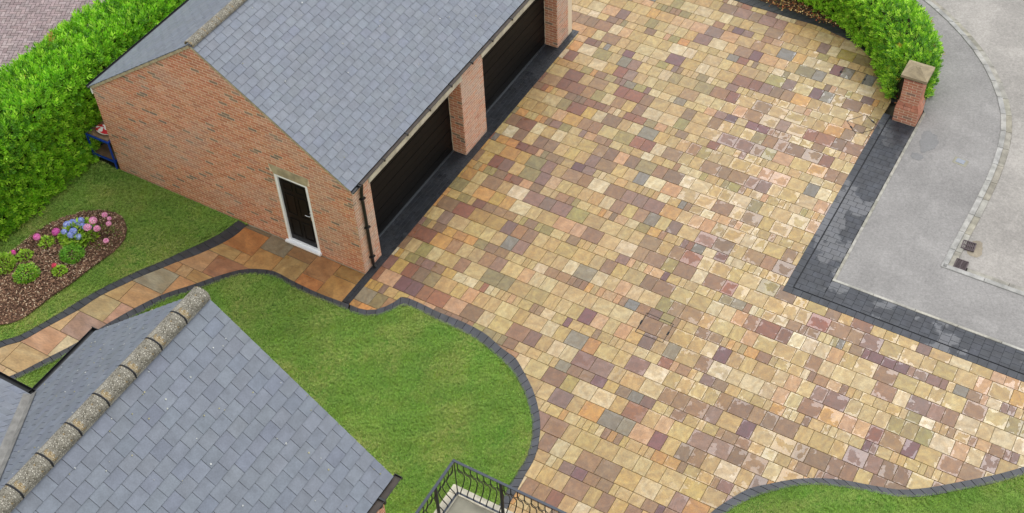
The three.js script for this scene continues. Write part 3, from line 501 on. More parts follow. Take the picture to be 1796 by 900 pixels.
/** small pale lichen spots scattered on a slope */
function spots(parent, bs, a0, a1, len, n) { const G = new Geo(); for (let i = 0; i < n; i++) { const a = rr(a0, a1), b = rr(0.1, len - 0.1), r = rr(0.006, 0.017); prism(G, Array.from({ length: 6 }, (_, k) => [a + Math.cos(k * 1.047) * r * rr(0.7, 1.2), b + Math.sin(k * 1.047) * r * rr(0.7, 1.2)]), bs, 0.0, 0.0165, { bevel: 0.001, col: jit(pick([0xd8dad6, 0xc4c6bc, 0xb9b48e]), 0.04, 0.02) }); } const m = mesh('lichen', G.geometry(), M.kerb, parent); m.userData.kind = 'stuff'; }
function halfRound(len, r, t = 0.018, drop = 0) { // ridge tile along +z, open underneath
  const s = new THREE.Shape(), n = 14, A = (i, q) => [Math.cos(Math.PI * i / n) * q, Math.sin(Math.PI * i / n) * q * 0.66];
  s.moveTo(r, -drop); for (let i = 0; i <= n; i++) s.lineTo(...A(i, r)); s.lineTo(-r, -drop); s.lineTo(-r + t, -drop); for (let i = n; i >= 0; i--) s.lineTo(...A(i, r - t)); s.lineTo(r - t, -drop);
  return new THREE.ExtrudeGeometry(s, { depth: len, bevelEnabled: true, bevelThickness: 0.004, bevelSize: 0.004, bevelSegments: 1 });
}
function gutterGeo(len, r = 0.056) { // half round channel along +z
  const s = new THREE.Shape(), n = 10; s.moveTo(r, 0); for (let i = 0; i <= n; i++) s.lineTo(Math.cos(Math.PI * i / n) * r, -Math.sin(Math.PI * i / n) * r); s.lineTo(-r + 0.006, 0); for (let i = n; i >= 0; i--) s.lineTo(Math.cos(Math.PI * i / n) * (r - 0.006), -Math.sin(Math.PI * i / n) * (r - 0.006));
  return new THREE.ExtrudeGeometry(s, { depth: len, bevelEnabled: false });
}
// ---------------------------------------------------------------- the garage
{
  const g = thing('brick_garage', 'brick double garage with blue grey slate roof and two black doors', 'garage');
  const W = 7.117, HE = 2.56, HA = 5.06, ZL = -9.434, RX = -W / 2;
  const V1 = 0.639, V2 = 4.299, V3 = 5.268, V4 = 8.855, REC = 0.356;
  const D0 = -2.086, D1 = -1.196, DH0 = 0.085, DH1 = 2.147;
  // gable wall with the side door
  const gab = [[-W, -0.1], [0, -0.1], [0, HE], [RX, HA], [-W, HE]];
  const shp = new THREE.Shape(gab.map((p) => new THREE.Vector2(...p))); const hole = new THREE.Path(rect(D0, D1, 0.03, DH1).map((p) => new THREE.Vector2(...p))); shp.holes.push(hole);
  const gw = mesh('gable_wall', new THREE.ExtrudeGeometry(shp, { depth: 0.22, bevelEnabled: false }).translate(0, 0, -0.2215), M.mortar, g);
  const all = [];
  const south = [], basisS = basis(V(0, 0, 0), V(1, 0, 0), V(0, 1, 0)); bricks(south, basisS, [[-W, 0.001], [0, 0.001], [0, HE], [RX, HA], [-W, HE]], [[D0, D1, 0, DH1], [D0 - 0.08, D1 + 0.075, DH1, 2.395]], { pale: 0.75 });
  lay(south, gw, 'brick', 'brickwork', M.brick, 150);
  const mk = (n, x0, x1, y0, y1, z0, z1, m, p = g) => mesh(n, cbox(x0, x1, y0, y1, z0, z1, 0.002), m, p);
  const rear = mk('rear_wall', -W + 0.003, -W + 0.22, -0.1, HE, ZL, -0.224, M.mortar); const rb = []; bricks(rb, basis(V(-W, 0, 0), V(0, 0, 1), V(0, 1, 0)), [[-1.2, 0.001], [-0.01, 0.001], [-0.01, HE], [-1.2, HE]], [], {}); lay(rb, rear, 'brick', 'brickwork', M.brick, 0);
  mesh('far_gable_wall', new THREE.ExtrudeGeometry(new THREE.Shape(gab.map((p) => new THREE.Vector2(...p))), { depth: 0.22, bevelEnabled: false }).translate(0, 0, ZL - 0.21), M.mortar, g);
  // piers
  const E = basis(V(0, 0, 0), V(0, 0, -1), V(0, 1, 0)), pierTop = 2.46;
  for (const [p0, p1] of [[0, V1], [V2, V3], [V4, -ZL]]) {
    const pier = mk('pier', -REC - 0.25, -0.0015, -0.1, pierTop, -p1 + 0.0015, p0 ? -p0 - 0.0015 : -0.2245, M.mortar); const l = [];
    bricks(l, E, [[p0, 0.001], [p1, 0.001], [p1, pierTop], [p0, pierTop]], [], { shift: p0 ? 0 : 0.11, pale: 1.0, dark: 0.05, bloom: 0.6 });
    if (p0) bricks(l, basis(V(0, 0, -p0), V(1, 0, 0), V(0, 1, 0)), [[-REC, 0.001], [0, 0.001], [0, pierTop - 0.16], [-REC, pierTop - 0.16]], [], { shift: 0.11, pale: 0.3, dark: 0.14 });
    lay(l, pier, 'brick', 'brickwork', M.brick, 50);
  }
  // garage doors
  for (const [a, b] of [[V1, V2], [V3, V4]]) {
    const d = mk('garage_door', -REC - 0.06, -REC - 0.022, 0.02, 2.32, -b + 0.002, -a - 0.002, M.garageDoor);
    const n = 10; for (let i = 0; i < n; i++) mk('door_slat', -REC - 0.021, -REC - 0.004 - (i % 2) * 0.004, 0.05 + i * 0.225, 0.05 + (i + 1) * 0.225 - 0.012, -b + 0.02, -a - 0.02, M.garageDoor, d);
    mk('threshold', -REC - 0.02, -REC + 0.025, -0.02, 0.022, -b + 0.004, -a - 0.004, M.steel, d);
    const l = mk('lintel', -0.14, 0.022, 2.285, 2.445, -b - 0.05, -a + 0.05, M.cream);
    mk('lintel_soffit', -REC - 0.05, -0.142, 2.325, 2.44, -b + 0.002, -a - 0.002, M.cream, l);
  }
  mk('ceiling', -W + 0.22, -REC - 0.06, 2.46, 2.5, ZL + 0.01, -0.23, M.deck);
  // side door
  const dr = mk('side_door', D0 + 0.07, D1 - 0.07, DH0 + 0.03, DH1 - 0.07, -0.1, -0.046, M.doorBlack);
  for (const [x0, x1] of [[D0 + 0.15, D0 + 0.405], [D0 + 0.485, D1 - 0.15]]) for (const [y0, y1] of [[0.28, 0.82], [0.98, 1.6], [1.72, 1.95]]) {
    const f = 0.022; for (const [a0, a1, b0, b1] of [[x0, x1, y0, y0 + f], [x0, x1, y1 - f, y1], [x0, x0 + f, y0 + f, y1 - f], [x1 - f, x1, y0 + f, y1 - f]]) mk('moulding', a0, a1, b0, b1, -0.045, -0.034, M.doorBlack, dr);
    mk('door_panel', x0 + 0.045, x1 - 0.045, y0 + 0.045, y1 - 0.045, -0.064, -0.071, M.doorBlack, dr);
  }
  const hx = D1 - 0.1; const hd = mk('handle_plate', hx - 0.02, hx + 0.018, 1.02, 1.26, -0.045, -0.03, M.chrome, dr);
  mesh('handle', tube([V(hx, 1.17, -0.03), V(hx, 1.17, -0.005), V(hx - 0.02, 1.17, 0.005), V(hx - 0.125, 1.165, 0.002)], 0.011, 16, 6), M.chrome, dr);
  const fr = mk('door_frame', D0 + 0.002, D0 + 0.07, DH0, DH1 - 0.002, -0.12, -0.006, M.white);
  mk('frame_post', D1 - 0.07, D1 - 0.002, DH0, DH1 - 0.002, -0.12, -0.006, M.white, fr); mk('frame_head', D0 + 0.071, D1 - 0.071, DH1 - 0.07, DH1 - 0.002, -0.12, -0.006, M.white, fr); mk('frame_foot', D0 + 0.071, D1 - 0.071, DH0, DH0 + 0.028, -0.12, -0.006, M.white, fr);
  mk('door_sill', D0 - 0.05, D1 + 0.03, 0.03, DH0 - 0.002, -0.13, 0.075, M.white);
  const li = new THREE.Shape([[D0 - 0.005, DH1 + 0.001], [D1 + 0.005, DH1 + 0.001], [D1 + 0.07, 2.393], [D0 - 0.075, 2.393]].map((p) => new THREE.Vector2(...p)));
  mesh('stone_lintel', new THREE.ExtrudeGeometry(li, { depth: 0.2, bevelEnabled: true, bevelThickness: 0.003, bevelSize: 0.003, bevelSegments: 1 }).translate(0, 0, -0.195), M.lintel, g);
  // roof
  const EX = 0.03, EY = 2.605, AX = RX, AY = 5.11, len = Math.hypot(EX - AX, AY - EY), ang = Math.atan2(AY - EY, EX - AX);
  const zs = 0.045, ze = ZL - 0.05;
  for (const s of [1, -1]) {
    const bs = s > 0 ? basis(V(EX, EY, 0), V(0, 0, -1), V(-Math.cos(ang), Math.sin(ang), 0)) : basis(V(-W - EX, EY, 0), V(0, 0, 1), V(Math.cos(ang), Math.sin(ang), 0));
    const G = new Geo(), a0 = s > 0 ? -zs : ze, a1 = s > 0 ? -ze : zs; prism(G, rect(a0 + 0.02, a1 - 0.02, 0.03, len - 0.002), bs, -0.045, -0.012, {});
    const sl = mesh('roof_slope', G.geometry(), M.deck, g), l = []; slates(l, bs, a0, a1, len, 0.254, 0.18);
    lay(l, sl, 'slate', 'slates', M.slate, s > 0 ? 300 : 0); if (s > 0) spots(sl, bs, a0, a1, len, 70);
    const vg = new Geo(); prism(vg, rect(s > 0 ? a0 + 0.008 : a1 - 0.04, s > 0 ? a0 + 0.04 : a1 - 0.008, 0.03, len - 0.06), bs, -0.075, -0.013, { col: col(0xffffff) }); mesh('verge_mortar', vg.geometry(), M.lintel, sl);
  }
  const rg = mesh('ridge', bar(V(AX, AY - 0.03, zs - 0.03), V(AX, AY - 0.03, ze + 0.03), 0.05), M.mortar, g);
  for (let z = zs; z > ze; z -= 0.45) mesh('ridge_tile', halfRound(0.44, 0.11, 0.016, 0.03).translate(AX, AY + 0.0, z - 0.445), M.ridge, rg);
  // eaves: fascia, gutters, downpipe
  mk('fascia', 0.0075, 0.03, 2.448, 2.57, ZL, -0.005, M.cream);
  const gt = mesh('gutter', gutterGeo(-ze + 0.03, 0.05).translate(EX + 0.038, EY - 0.012, ze), M.blackPlastic, g); mk('moss', EX + 0.0, EX + 0.076, EY - 0.045, EY - 0.022, ze, -0.25, M.gutterOld, gt);
  for (let z = -0.2; z > ze; z -= 0.9) mk('gutter_bracket', EX - 0.02, EX + 0.093, EY - 0.07, EY - 0.008, z - 0.016, z + 0.016, M.blackPlastic, gt);
  mesh('rear_gutter', gutterGeo(-ze + 0.03, 0.058).translate(-W - EX - 0.045, EY - 0.012, ze), M.blackPlastic, g);
  mk('rear_fascia', -W - 0.03, -W - 0.004, 2.38, 2.545, ZL, 0.02, M.white);
  const dp = mesh('downpipe', tube([V(EX + 0.045, EY - 0.06, -0.27), V(EX + 0.04, EY - 0.14, -0.27), V(0.052, EY - 0.3, -0.26), V(0.05, 1.5, -0.26), V(0.05, 0.2, -0.26), V(0.055, 0.1, -0.26), V(0.1, 0.03, -0.26)], 0.037, 48, 10), M.blackPlastic, g);
  for (const y of [0.32, 1.25, 2.12]) mk('pipe_clip', 0.006, 0.1, y, y + 0.035, -0.32, -0.2, M.blackPlastic, dp);
}
// ---------------------------------------------------------------- the house
{
  const g = thing('brick_house', 'brick house wing with blue grey slate roof and lichened concrete ridge', 'house');
  const RX = 2.89, RY = 7.80, EX = 5.79, EY = 5.24, Z0 = 6.69, Z1 = 24, ang = Math.atan2(RY - EY, EX - RX), len = Math.hypot(RY - EY, EX - RX), LX = 2 * RX - EX;
  const wall = mesh('gable_wall', new THREE.ExtrudeGeometry(new THREE.Shape([[LX + 0.24, -0.1], [EX - 0.24, -0.1], [EX - 0.24, EY - 0.04], [RX, RY - 0.2], [LX + 0.24, EY - 0.04]].map((p) => new THREE.Vector2(...p))), { depth: Z1 - Z0 - 0.1, bevelEnabled: false }).translate(0, 0, Z0 + 0.06), M.mortar, g);
  const l = []; bricks(l, basis(V(EX - 0.2385, 0, Z0 + 0.06), V(0, 0, -1), V(0, 1, 0)), [[-2.4, 3.2], [0, 3.2], [0, EY - 0.1], [-2.4, EY - 0.1]], [], { dark: 0.12 }); lay(l, wall, 'brick', 'brickwork', M.brick);
  for (const s of [1, -1]) {
    const bs = s > 0 ? basis(V(EX, EY, 0), V(0, 0, -1), V(-Math.cos(ang), Math.sin(ang), 0)) : basis(V(LX, EY, 0), V(0, 0, 1), V(Math.cos(ang), Math.sin(ang), 0));
    const a0 = s > 0 ? -13 : Z0, a1 = s > 0 ? -Z0 : 13;
    const G = new Geo(); prism(G, rect(a0, a1, 0.03, len - 0.002), bs, -0.06, -0.012, {}); const sl = mesh('roof_slope', G.geometry(), M.deck, g), q = [];
    slates(q, bs, s > 0 ? -Z0 - 0.275 * 24 : a0, a1, len, 0.275, 0.195); lay(q, sl, 'slate', 'slates', M.slate, s > 0 ? 300 : 0); spots(sl, bs, s > 0 ? -11 : a0, s > 0 ? a1 : 11, len, 70);
  }
  const rg = mesh('ridge', bar(V(RX, RY - 0.04, Z0 + 0.04), V(RX, RY - 0.04, 13), 0.06), M.dark, g);
  for (let i = 0; i < 11; i++) {
    const z = Z0 + 0.01 + i * 0.53; mesh('ridge_tile', halfRound(0.5, 0.138, 0.02, 0.06).translate(RX, RY + 0.0, z), M.ridge, rg);
    mesh('ridge_joint', halfRound(0.016, 0.143, 0.02, 0.06).translate(RX, RY + 0.001, z + 0.506), M.dark, rg);
  }
  const gt = mesh('gutter', gutterGeo(6, 0.065).translate(EX + 0.05, EY - 0.015, Z0 - 0.05), M.blackPlastic, g);
  mesh('gutter_end', cbox(EX - 0.02, EX + 0.116, EY - 0.085, EY - 0.012, Z0 - 0.062, Z0 - 0.051, 0.002), M.blackPlastic, gt);
  mesh('gutter_silt', cbox(EX - 0.006, EX + 0.102, EY - 0.055, EY - 0.036, Z0 - 0.045, Z0 + 5.9, 0.002), M.gutterOld, gt);
  for (let z = Z0 + 0.38; z < 12; z += 0.9) mesh('gutter_bracket', cbox(EX - 0.05, EX + 0.122, EY - 0.1, EY - 0.008, z, z + 0.04, 0.003), M.blackPlastic, gt);
  mesh('fascia', cbox(EX - 0.26, EX - 0.03, EY - 0.17, EY - 0.06, Z0 + 0.02, 13, 0.003), M.blackPlastic, g);
  const dp = mesh('downpipe', tube([V(EX + 0.05, EY - 0.07, Z0 + 0.42), V(EX + 0.03, EY - 0.2, Z0 + 0.42), V(EX - 0.13, EY - 0.42, Z0 + 0.42), V(EX - 0.17, EY - 0.6, Z0 + 0.42), V(EX - 0.17, 1.5, Z0 + 0.42), V(EX - 0.17, 0.0, Z0 + 0.42)], 0.04, 40, 8), M.blackPlastic, g);
  // left slope eaves and the return wing with its valley
  mesh('rear_gutter', gutterGeo(1.48, 0.065).translate(LX - 0.05, EY - 0.015, Z0 - 0.03), M.blackPlastic, g);
  mesh('gutter_end', cbox(LX - 0.12, LX + 0.02, EY - 0.085, EY + 0.01, Z0 - 0.045, Z0 - 0.031, 0.002), M.blackPlastic, g);
  const ZW = 8.16, wlen = 3.9, basisW = basis(V(0, EY, ZW), V(1, 0, 0), V(0, Math.sin(ang), Math.cos(ang))); basisW.n = basisW.a.clone().cross(basisW.b).negate();
  // slope facing the garden: a runs west to east mirrored so that the normal points up and out
  const bw = basis(V(0, EY, ZW), V(-1, 0, 0), V(0, Math.sin(ang), Math.cos(ang)));
  const out = [[-LX + 0.02, 0], [6, 0], [6, wlen], [-LX - wlen * Math.cos(ang) * 1.0 + 0.02, wlen]];
  const G = new Geo(); prism(G, clip(rect(-8, 6, 0.02, wlen), out), bw, -0.06, -0.012, {}); const sl = mesh('roof_slope', G.geometry(), M.deck, g), q = []; slates(q, bw, -4, 6, wlen, 0.275, 0.195, { clip: out }); lay(q, sl, 'slate', 'slates', M.slate, 0);
  mesh('wing_gutter', gutterGeo(4, 0.065).rotateY(-Math.PI / 2).translate(LX + 0.02, EY - 0.015, ZW - 0.05), M.blackPlastic, g);
  const va = V(LX + 0.0, EY + 0.065, ZW), vb = V(LX + wlen * Math.cos(ang), EY + wlen * Math.sin(ang) + 0.065, ZW + wlen * Math.cos(ang));
  const vd = vb.clone().sub(va), vs = V(1, 0, -1).normalize().multiplyScalar(0.1), vg = new Geo(), k = col(0xffffff), m0 = va.clone().add(V(0, -0.03, 0)), m1 = vb.clone().add(V(0, -0.03, 0));
  const c0 = va.clone().add(vs).add(V(0, 0.03, 0)), c1 = vb.clone().add(vs).add(V(0, 0.03, 0)), d0 = va.clone().sub(vs).add(V(0, 0.03, 0)), d1 = vb.clone().sub(vs).add(V(0, 0.03, 0));
  for (const [p, s, t, u] of [[m0, c0, c1, m1], [d0, m0, m1, d1]]) { vg.tri(p, s, t, [0, 0], [0.2, 0], [0.2, 3], k); vg.tri(p, t, u, [0, 0], [0.2, 3], [0, 3], k); }
  mesh('lead_valley', vg.geometry(), M.lead, g);
  mesh('wing_wall', cbox(-8, LX + 0.2, -0.1, EY - 0.05, ZW + 0.24, 16, 0.004), M.mortar, g);
}
// ---------------------------------------------------------------- balcony with iron railing
{
  const g = thing('balcony', 'concrete balcony with bowed black iron railing over the lawn edge', 'balcony');
  const X0 = 5.80, X1 = 9.4, Z0 = 5.215, Z1 = 9, Y = 2.7;
  mesh('porch_wall', cbox(X0 - 0.12, X1, -0.1, Y - 0.12, Z0 - 0.1, Z1, 0.004), M.mortar, g);
  mesh('floor', cbox(X0 + 0.02, X1, Y - 0.118, Y - 0.02, Z0 + 0.02, Z1, 0.004), M.concrete, g);
  mesh('coping', cbox(X0 - 0.17, X1, Y - 0.117, Y - 0.006, Z0 - 0.15, Z0 + 0.018, 0.01), M.cream, g); mesh('coping', cbox(X0 - 0.17, X0 + 0.018, Y - 0.117, Y - 0.006, Z0 + 0.019, Z1, 0.01), M.cream, g);
  mesh('floor_joint', cbox(X0 + 0.03, X1, Y - 0.021, Y - 0.012, Z0 + 0.72, Z0 + 0.75, 0.002), M.cream, g);
  const H1 = 1.0;
  mesh('top_rail', cbox(X0 - 0.024, X1, Y + H1, Y + H1 + 0.014, Z0 - 0.024, Z0 + 0.024, 0.004), M.rail, g); mesh('top_rail', cbox(X0 - 0.024, X0 + 0.024, Y + H1, Y + H1 + 0.0135, Z0 + 0.025, Z1, 0.004), M.rail, g);
  mesh('bottom_rail', cbox(X0 - 0.016, X1, Y + 0.05, Y + 0.062, Z0 - 0.016, Z0 + 0.016, 0.003), M.rail, g); mesh('bottom_rail', cbox(X0 - 0.016, X0 + 0.016, Y + 0.05, Y + 0.0615, Z0 + 0.017, Z1, 0.003), M.rail, g);
  const bal = (x, z, nx, nz) => { // belly baluster with a cranked collar
    const P = (h, o) => V(x + nx * o, Y + h, z + nz * o);
    mesh('baluster', tube([P(0.06, 0), P(0.1, 0.012), P(0.2, 0.1), P(0.34, 0.155), P(0.5, 0.12), P(0.66, 0.04), P(0.76, 0.006), P(0.84, 0.0), P(0.92, 0), P(1.0, 0)], 0.0095, 30, 5), M.iron, g);
  };
  const hook = (x, z, nx, nz, tx, tz) => { const P = (h, s, o) => V(x + tx * s + nx * o, Y + h, z + tz * s + nz * o); mesh('scroll', tube([P(0.83, 0.002, 0.0), P(0.78, 0.012, 0.012), P(0.735, 0.04, 0.02), P(0.735, 0.075, 0.02), P(0.775, 0.1, 0.014), P(0.81, 0.11, 0.006), P(0.82, 0.122, 0.0)], 0.006, 18, 5), M.iron, g); };
  const s = 0.125;
  for (let i = 0; X0 + 0.06 + i * s < X1 - 0.05; i++) { const x = X0 + 0.06 + i * s; if (Math.abs(x - 6.68) > 0.04 && Math.abs(x - 8.3) > 0.04) bal(x, Z0, 0, -1); if (x < X1 - 0.2) hook(x, Z0, 0, -1, 1, 0); }
  for (let i = 0; i < 22; i++) { const z = Z0 + 0.06 + i * s; if (Math.abs(z - 5.78) > 0.04) bal(X0, z, -1, 0); hook(X0, z, -1, 0, 0, 1); }
  for (const [x, z] of [[6.68, Z0], [8.3, Z0], [X0, 5.78], [X0, 7.2]]) mesh('post', cbox(x - 0.022, x + 0.022, Y - 0.03, Y + H1 - 0.001, z - 0.022, z + 0.022, 0.004), M.iron, g);
  mesh('corner_bar', cbox(X0 - 0.008, X0 + 0.008, Y - 0.03, Y + H1 - 0.001, Z0 - 0.008, Z0 + 0.008, 0.002), M.iron, g);
}
// ---------------------------------------------------------------- gate pier
{
  const g = thing('gate_pier', 'red brick gate pier with pyramid stone cap beside the clipped hedge', 'pier', [8.765, 0, -10.44]);
  const w0 = 0.56, w1 = 0.45, H0 = 0.42, H1 = 0.56, HT = 1.34;
  const body = mesh('shaft', mergeGeometries([cbox(-w1 / 2 + 0.004, w1 / 2 - 0.004, 0.3, HT, -w1 / 2 + 0.004, w1 / 2 - 0.004, 0.003), cbox(-w0 / 2 + 0.004, w0 / 2 - 0.004, -0.06, H0, -w0 / 2 + 0.004, w0 / 2 - 0.004, 0.003)]), M.mortar, g), l = [];
  const faces = [[0, 0, 1], [1, 0, 0], [0, 0, -1], [-1, 0, 0]];
  for (const [nx, , nz] of faces) {
    const A = V(nz, 0, -nx), bs = (d) => basis(V(nx * d, 0, nz * d), A, V(0, 1, 0));
    const tone = { dark: 0.1 };
    bricks(l, bs(w0 / 2), rect(-w0 / 2, w0 / 2, 0.001, H0), [], tone);
    bricks(l, bs(w1 / 2), rect(-w1 / 2, w1 / 2, H1, HT - 0.085), [], tone);
    for (let i = 0; i < 6; i++) { const e = w1 / 6; l.push([rect(-w1 / 2 + i * e + 0.004, -w1 / 2 + (i + 1) * e - 0.004, HT - 0.082, HT - 0.003), bs(w1 / 2), -0.02, 0.006, { bevel: 0.003, col: jit(0x8e4432, 0.03, 0.05) }]); }
    // splayed plinth bricks
    const tilt = Math.atan2(w0 - w1, 2 * (H1 - H0)), b2 = basis(V(nx * w0 / 2, H0, nz * w0 / 2), A, V(-nx * Math.sin(tilt), Math.cos(tilt), -nz * Math.sin(tilt)));
    const hh = Math.hypot(H1 - H0, (w0 - w1) / 2);
    for (let r = 0; r < 2; r++) for (let i = 0; i < 3; i++) { const sA = w0 / 2 - (w0 - w1) / 2 * (r + 0.5) / 2, e = 2 * sA / 3; l.push([rect(-sA + i * e + 0.004, -sA + (i + 1) * e - 0.004, r * hh / 2 + 0.003, (r + 1) * hh / 2 - 0.003), b2, -0.07, 0.003, { bevel: 0.004, col: brickTone(0.15) }]); }
  }
  const red = l.map((p) => { p[4].col.lerp(col(0xb5796a), 0.4); return p; });
  lay(red, body, 'brick', 'brickwork', M.brick);
  const c = 0.31, cg = new Geo(), k = col(0xffffff), y0 = HT + 0.001, y1 = HT + 0.075, y2 = HT + 0.215, a = 0.04, cs = [[-1, 1], [1, 1], [1, -1], [-1, -1]];
  for (let i = 0; i < 4; i++) {
    const [x0, z0] = cs[i], [x1, z1] = cs[(i + 1) % 4], P = (x, y, z, s) => V(x * s, y, z * s);
    const q = (A, Bq, C, D) => { cg.tri(A, Bq, C, [0, 0], [0.6, 0], [0.6, 0.3], k); cg.tri(A, C, D, [0, 0], [0.6, 0.3], [0, 0.3], k); };
    q(P(x0, y0, z0, c - 0.015), P(x1, y0, z1, c - 0.015), P(x1, y0 + 0.015, z1, c), P(x0, y0 + 0.015, z0, c)); q(P(x0, y0 + 0.015, z0, c), P(x1, y0 + 0.015, z1, c), P(x1, y1, z1, c), P(x0, y1, z0, c));
    q(P(x0, y1, z0, c), P(x1, y1, z1, c), P(x1, y2 - 0.03, z1, a * 2.2), P(x0, y2 - 0.03, z0, a * 2.2)); q(P(x0, y2 - 0.03, z0, a * 2.2), P(x1, y2 - 0.03, z1, a * 2.2), P(x1, y2, z1, a), P(x0, y2, z0, a));
  }
  cg.tri(V(-a, y2, a), V(a, y2, a), V(a, y2, -a), [0, 0], [1, 0], [1, 1], k); cg.tri(V(-a, y2, a), V(a, y2, -a), V(-a, y2, -a), [0, 0], [1, 1], [0, 1], k);
  cg.tri(V(-c, y0, c), V(c, y0, -c), V(c, y0, c), [0, 0], [1, 0], [1, 1], k); cg.tri(V(-c, y0, c), V(-c, y0, -c), V(c, y0, -c), [0, 0], [1, 1], [0, 1], k);
  mesh('stone_cap', cg.geometry(), M.capStone, g);
}
// ---------------------------------------------------------------- foliage
/** one leaf folded along its midrib, pointing along +y */
function leafInto(g, m, l, w, k, fold = 0.25, bend = 0.15) {
  const P = (x, y, z) => V(x, y, z).applyMatrix4(m);
  const a = P(0, 0, 0), t = P(0, l, -bend * l), r = P(w / 2, l * 0.5, fold * w), q = P(-w / 2, l * 0.5, fold * w), mid = P(0, l * 0.52, -bend * l * 0.2);
  g.tri(a, r, mid, [0, 0], [1, 0], [0, 1], k); g.tri(r, t, mid, [0, 0], [1, 0], [0, 1], k); g.tri(a, mid, q, [0, 0], [1, 0], [0, 1], k); g.tri(q, mid, t, [0, 0], [1, 0], [0, 1], k);
}
function sprig(n, len, l, w, open = 1.0) { // shoot along +y with leaves spiralling up it
  const g = new Geo(), k = col(0xffffff), m = new THREE.Matrix4(), e = new THREE.Euler();
  for (let i = 0; i < n; i++) {
    const t = i / (n - 1), az = i * 2.4, tilt = open * (1.15 - 0.75 * t) + rr(-0.1, 0.1), s = (0.75 + 0.35 * Math.sin(t * 2.6)) * rr(0.9, 1.1);
    m.makeRotationFromEuler(e.set(0, az, 0, 'YXZ')).multiply(new THREE.Matrix4().makeRotationX(tilt)); m.setPosition(0, len * t, 0); leafInto(g, m, l * s, w * s, k, 0.22, 0.12);
  }
  return g.geometry();
}
const sprigs = [sprig(8, 0.13, 0.105, 0.042), sprig(7, 0.10, 0.095, 0.040, 1.1), sprig(9, 0.16, 0.10, 0.038, 0.9)];
/** clipped hedge along a spine of [x, z, half width, height] */
function hedge(name, label, spine, density, tones, o = {}) {
  const g = thing(name, label, 'hedge');
  const c = curve(spine), L = c.getLength(), n = spine.length - 1;
  const par = (t) => { const f = t * n, i = Math.min(n - 1, Math.floor(f)), k = f - i, a = spine[i], b = spine[i + 1]; return [a[2] + (b[2] - a[2]) * k, a[3] + (b[3] - a[3]) * k]; };
  const prof = (w, h, s) => { // s: 0 at one foot .. 1 at the other, over the top; returns offset, height and outward normal
    const r = o.round ?? 0.3, side = h - r, top = 2 * (w - r), arc = Math.PI / 2 * r, tot = 2 * side + top + 2 * arc; let d = s * tot;
    if (d < side) return [w, d, 1, 0.12]; d -= side; if (d < arc) { const a = d / r; return [w - r + r * Math.cos(a), side + r * Math.sin(a), Math.cos(a), Math.sin(a)]; } d -= arc;
    if (d < top) return [w - r - d, h, 0, 1]; d -= top; if (d < arc) { const a = Math.PI / 2 + d / r; return [-(w - r) + r * Math.cos(a), side + r * Math.sin(a), Math.cos(a), Math.sin(a)]; } d -= arc; return [-w, side - d, -1, 0.12];
  };
  // woody core
  const G = new Geo(), k = col(0xffffff), ST = 40, PR = 16, ring = (t) => { const p = c.getPoint(t), q = c.getTangent(t), [w, h] = par(t), nx = -q.z, nz = q.x; return Array.from({ length: PR + 1 }, (_, i) => { const [a, y] = prof(Math.max(0.12, w - 0.2), h - 0.2, i / PR); return V(p.x + nx * a, y, p.z + nz * a); }); };
  let prev = ring(0); for (let i = 1; i <= ST; i++) { const nx = ring(i / ST); for (let j = 0; j < PR; j++) { G.tri(prev[j], prev[j + 1], nx[j + 1], [0, 0], [0, 1], [1, 1], k); G.tri(prev[j], nx[j + 1], nx[j], [0, 0], [1, 1], [1, 0], k); } prev = nx; }
  mesh('inner_branches', G.geometry(), M.twig, g);
  const sets = sprigs.map(() => []), ob = new THREE.Object3D();
  const per = L * density; let made = 0;
  for (let i = 0; i < per; i++) {
    const t = rnd(), p = c.getPointAt(t), q = c.getTangentAt(t), [w, h] = par(c.getUtoTmapping(t)), nx = -q.z, nz = q.x, s = rnd(), [a, y, na, ny] = prof(w, h, s);
    const lump = (fbm(p.x * 1.1 + p.z * 1.3 + 40, s * 7 + 20, B, 3, 23) - 0.5) * (o.lump ?? 0.28), depth = -Math.pow(rnd(), 1.6) * 0.24 + lump + (rnd() < 0.05 ? rr(0.02, 0.1) : 0);
    const pos = V(p.x + nx * (a + na * depth), Math.max(0.02, y + ny * depth), p.z + nz * (a + na * depth));
    if (!inFrame(pos, 0.12)) continue;
    const dir = V(nx * na, ny + 0.55, nz * na).add(V(rr(-0.6, 0.6), rr(-0.25, 0.5), rr(-0.6, 0.6))).normalize();
    sets[Math.floor(rnd() * 3)].push([pos, dir, depth - lump]); made++;
  }
  sets.forEach((list, si) => {
    const im = new THREE.InstancedMesh(sprigs[si], M.leaf, list.length), cc = new THREE.Color();
    list.forEach(([pos, dir], i) => {
      ob.position.copy(pos); ob.quaternion.setFromUnitVectors(UPV, dir); ob.rotateY(rr(0, 6.28)); ob.scale.setScalar(rr(0.55, 1.3) * (o.leaf ?? 1)); ob.updateMatrix(); im.setMatrixAt(i, ob.matrix);
      const old = fbm(pos.x * 1.7 + 30, pos.y * 1.7 + pos.z * 1.7 + 60, B, 3, 29); cc.set(rnd() < 0.004 ? 0xb9a13a : rnd() < 0.12 + 0.35 * sstep(0.48, 0.72, old) ? pick([0x5c9622, 0x68a226]) : pick(tones)); const v = rr(0.8, 1.2); im.setColorAt(i, cc.multiplyScalar(v));
    });
    im.name = 'foliage'; im.userData.kind = 'stuff'; im.castShadow = im.receiveShadow = true; g.add(im);
  });
  console.log(name, made); return g;
}
